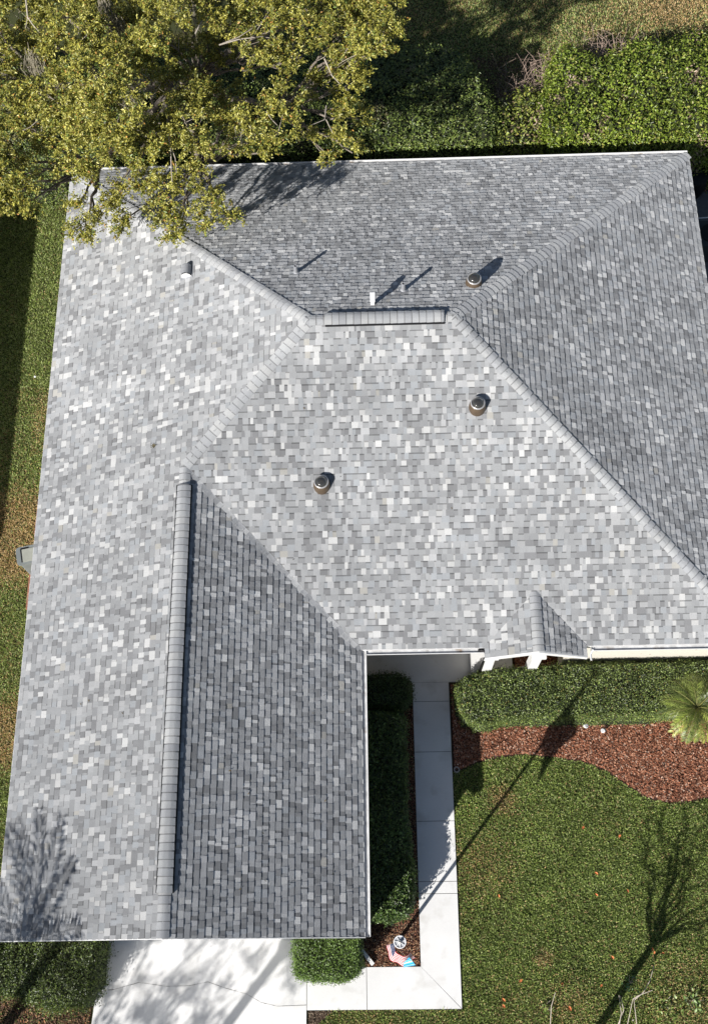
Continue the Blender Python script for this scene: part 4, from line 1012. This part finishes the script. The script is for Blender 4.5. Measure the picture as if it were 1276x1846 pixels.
FALL = ((899, 1616, 'orange leaf nearest the right side of the walkway'), (1051, 1493, 'pale orange leaf on the open lawn, second nearest the red mulch'), (1075, 1575, 'upper one of two small orange leaves in the middle of the lawn'),
 (1075, 1614, 'lower one of two small orange leaves in the middle of the lawn'), (1131, 1607, 'orange leaf lying left of the bare tree shadow, mid lawn'), (938, 1769, 'orange leaf left of centre, above the two leaves near the walkway corner'),
 (908, 1804, 'upper leaf of the pair nearest the walkway corner'), (1084, 1778, 'orange leaf right of the lower lawn centre, near the pale stems'), (1013, 1775, 'orange leaf at the lower centre of the lawn'), (1027, 1819, 'lowest orange leaf on the lawn, near the bottom edge'),
 (1195, 1719, 'yellowish leaf just right of the two red-orange leaves'), (1104, 1727, 'leaf on the grass above the pale stems, left of the tree shadow'), (908, 1815, 'lower leaf of the pair nearest the walkway corner'),
 (1176, 1712, 'upper of two red-orange leaves lying on the tree trunk shadow'), (1179, 1718, 'lower of two red-orange leaves lying on the tree trunk shadow'), (1117, 1508, 'small reddish leaf on the lawn closest to the red mulch curve'))
for i, (u, v, leaf_label) in enumerate(FALL):
    c = P(u, v, .07)
    if lm is None:
        mb = MB(); mb.poly([(-.05, 0, 0), (-.02, -.028, .012), (.025, -.025, .016), (.055, 0, .008), (0, 0, -.006)], 0, (.60, .20, .07)); mb.poly([(-.05, 0, 0), (0, 0, -.006), (.055, 0, .008), (.025, .026, .018), (-.02, .03, .014)], 0, (.52, .16, .06))
        mb.tube([(-.05, 0, 0), (-.08, .004, .004)], .003, 4, 0, (.3, .15, .08)); lm = mb.build('fallen_leaf', mat('dry_leaf', attr=True, rough=.8)); o = lm
    else:
        o = lm.copy(); COL.objects.link(o)
    o.location = c; o.rotation_euler = (rnd.uniform(-.4, .4), rnd.uniform(-.4, .4), rnd.uniform(0, 6)); s = rnd.uniform(.7, 1.15); o.scale = (s, s, s)
    tag(o, leaf_label, 'leaf', 'fallen leaves on the front lawn')
c = P(63, 679, .07); mb = MB(); mb.poly([c+Vector((-.03, -.02, 0)), c+Vector((.03, -.025, .01)), c+Vector((.028, .02, .005)), c+Vector((-.02, .03, .012))]); 
mb.poly([c+Vector((-.03, -.02, 0)), c+Vector((-.01, .0, .02)), c+Vector((.03, -.025, .012))]); tag(mb.build('paper_scrap', M_VW), 'tiny white paper scrap on the grass left of the roof', 'litter')

# neighbours outside the frame that cast shade: house to the west, post to the south
nb = thing('house', 'low neighbouring house west of the lawn with a plain grey roof', 'house', (-8, 8, 0))
x0, x1, y0, y1 = -12, -4.55, .6, 17.5; z = 2.8
mb = MB(); mb.prism([(x0+.4, y0+.4), (x1-.4, y0+.4), (x1-.4, y1-.4), (x0+.4, y1-.4)], 0, z-.1); mb.build('wall', M_STUCCO, nb)
mb = MB(); xm = (x0+x1)/2; hz = z+1.5; hy = (x1-x0)/2
c4 = [(x0, y0, z), (x1, y0, z), (x1, y1, z), (x0, y1, z)]; r0, r1 = (xm, y0+hy, hz), (xm, y1-hy, hz)
mb.poly([c4[0], c4[1], r0]); mb.poly([c4[1], c4[2], r1, r0]); mb.poly([c4[2], c4[3], r1]); mb.poly([c4[3], c4[0], r0, r1]); mb.poly([(x, y, z-.12) for x, y, _ in c4[::-1]])
for i in range(4):
    a = c4[i]; b = c4[(i+1) % 4]; mb.poly([(a[0], a[1], z-.12), (b[0], b[1], z-.12), b, a])
mb.build('roof', M_DECK, nb)
lp = thing('street_post', 'plain round lamp post south of the driveway', 'post', (.35, -13.0, 0))
mb = MB(); mb.tube([(.35, -13, 0), (.35, -13, 5.4)], [.13, .10], 14); mb.build('pole', M_GREYC, lp, smooth=True)
mb = MB(); mb.lathe((.35, -13, 5.4), [(.1, 0), (.2, .15), (.2, .3), (.05, .42)], 18); mb.build('lamp_head', M_VW, lp, smooth=True)
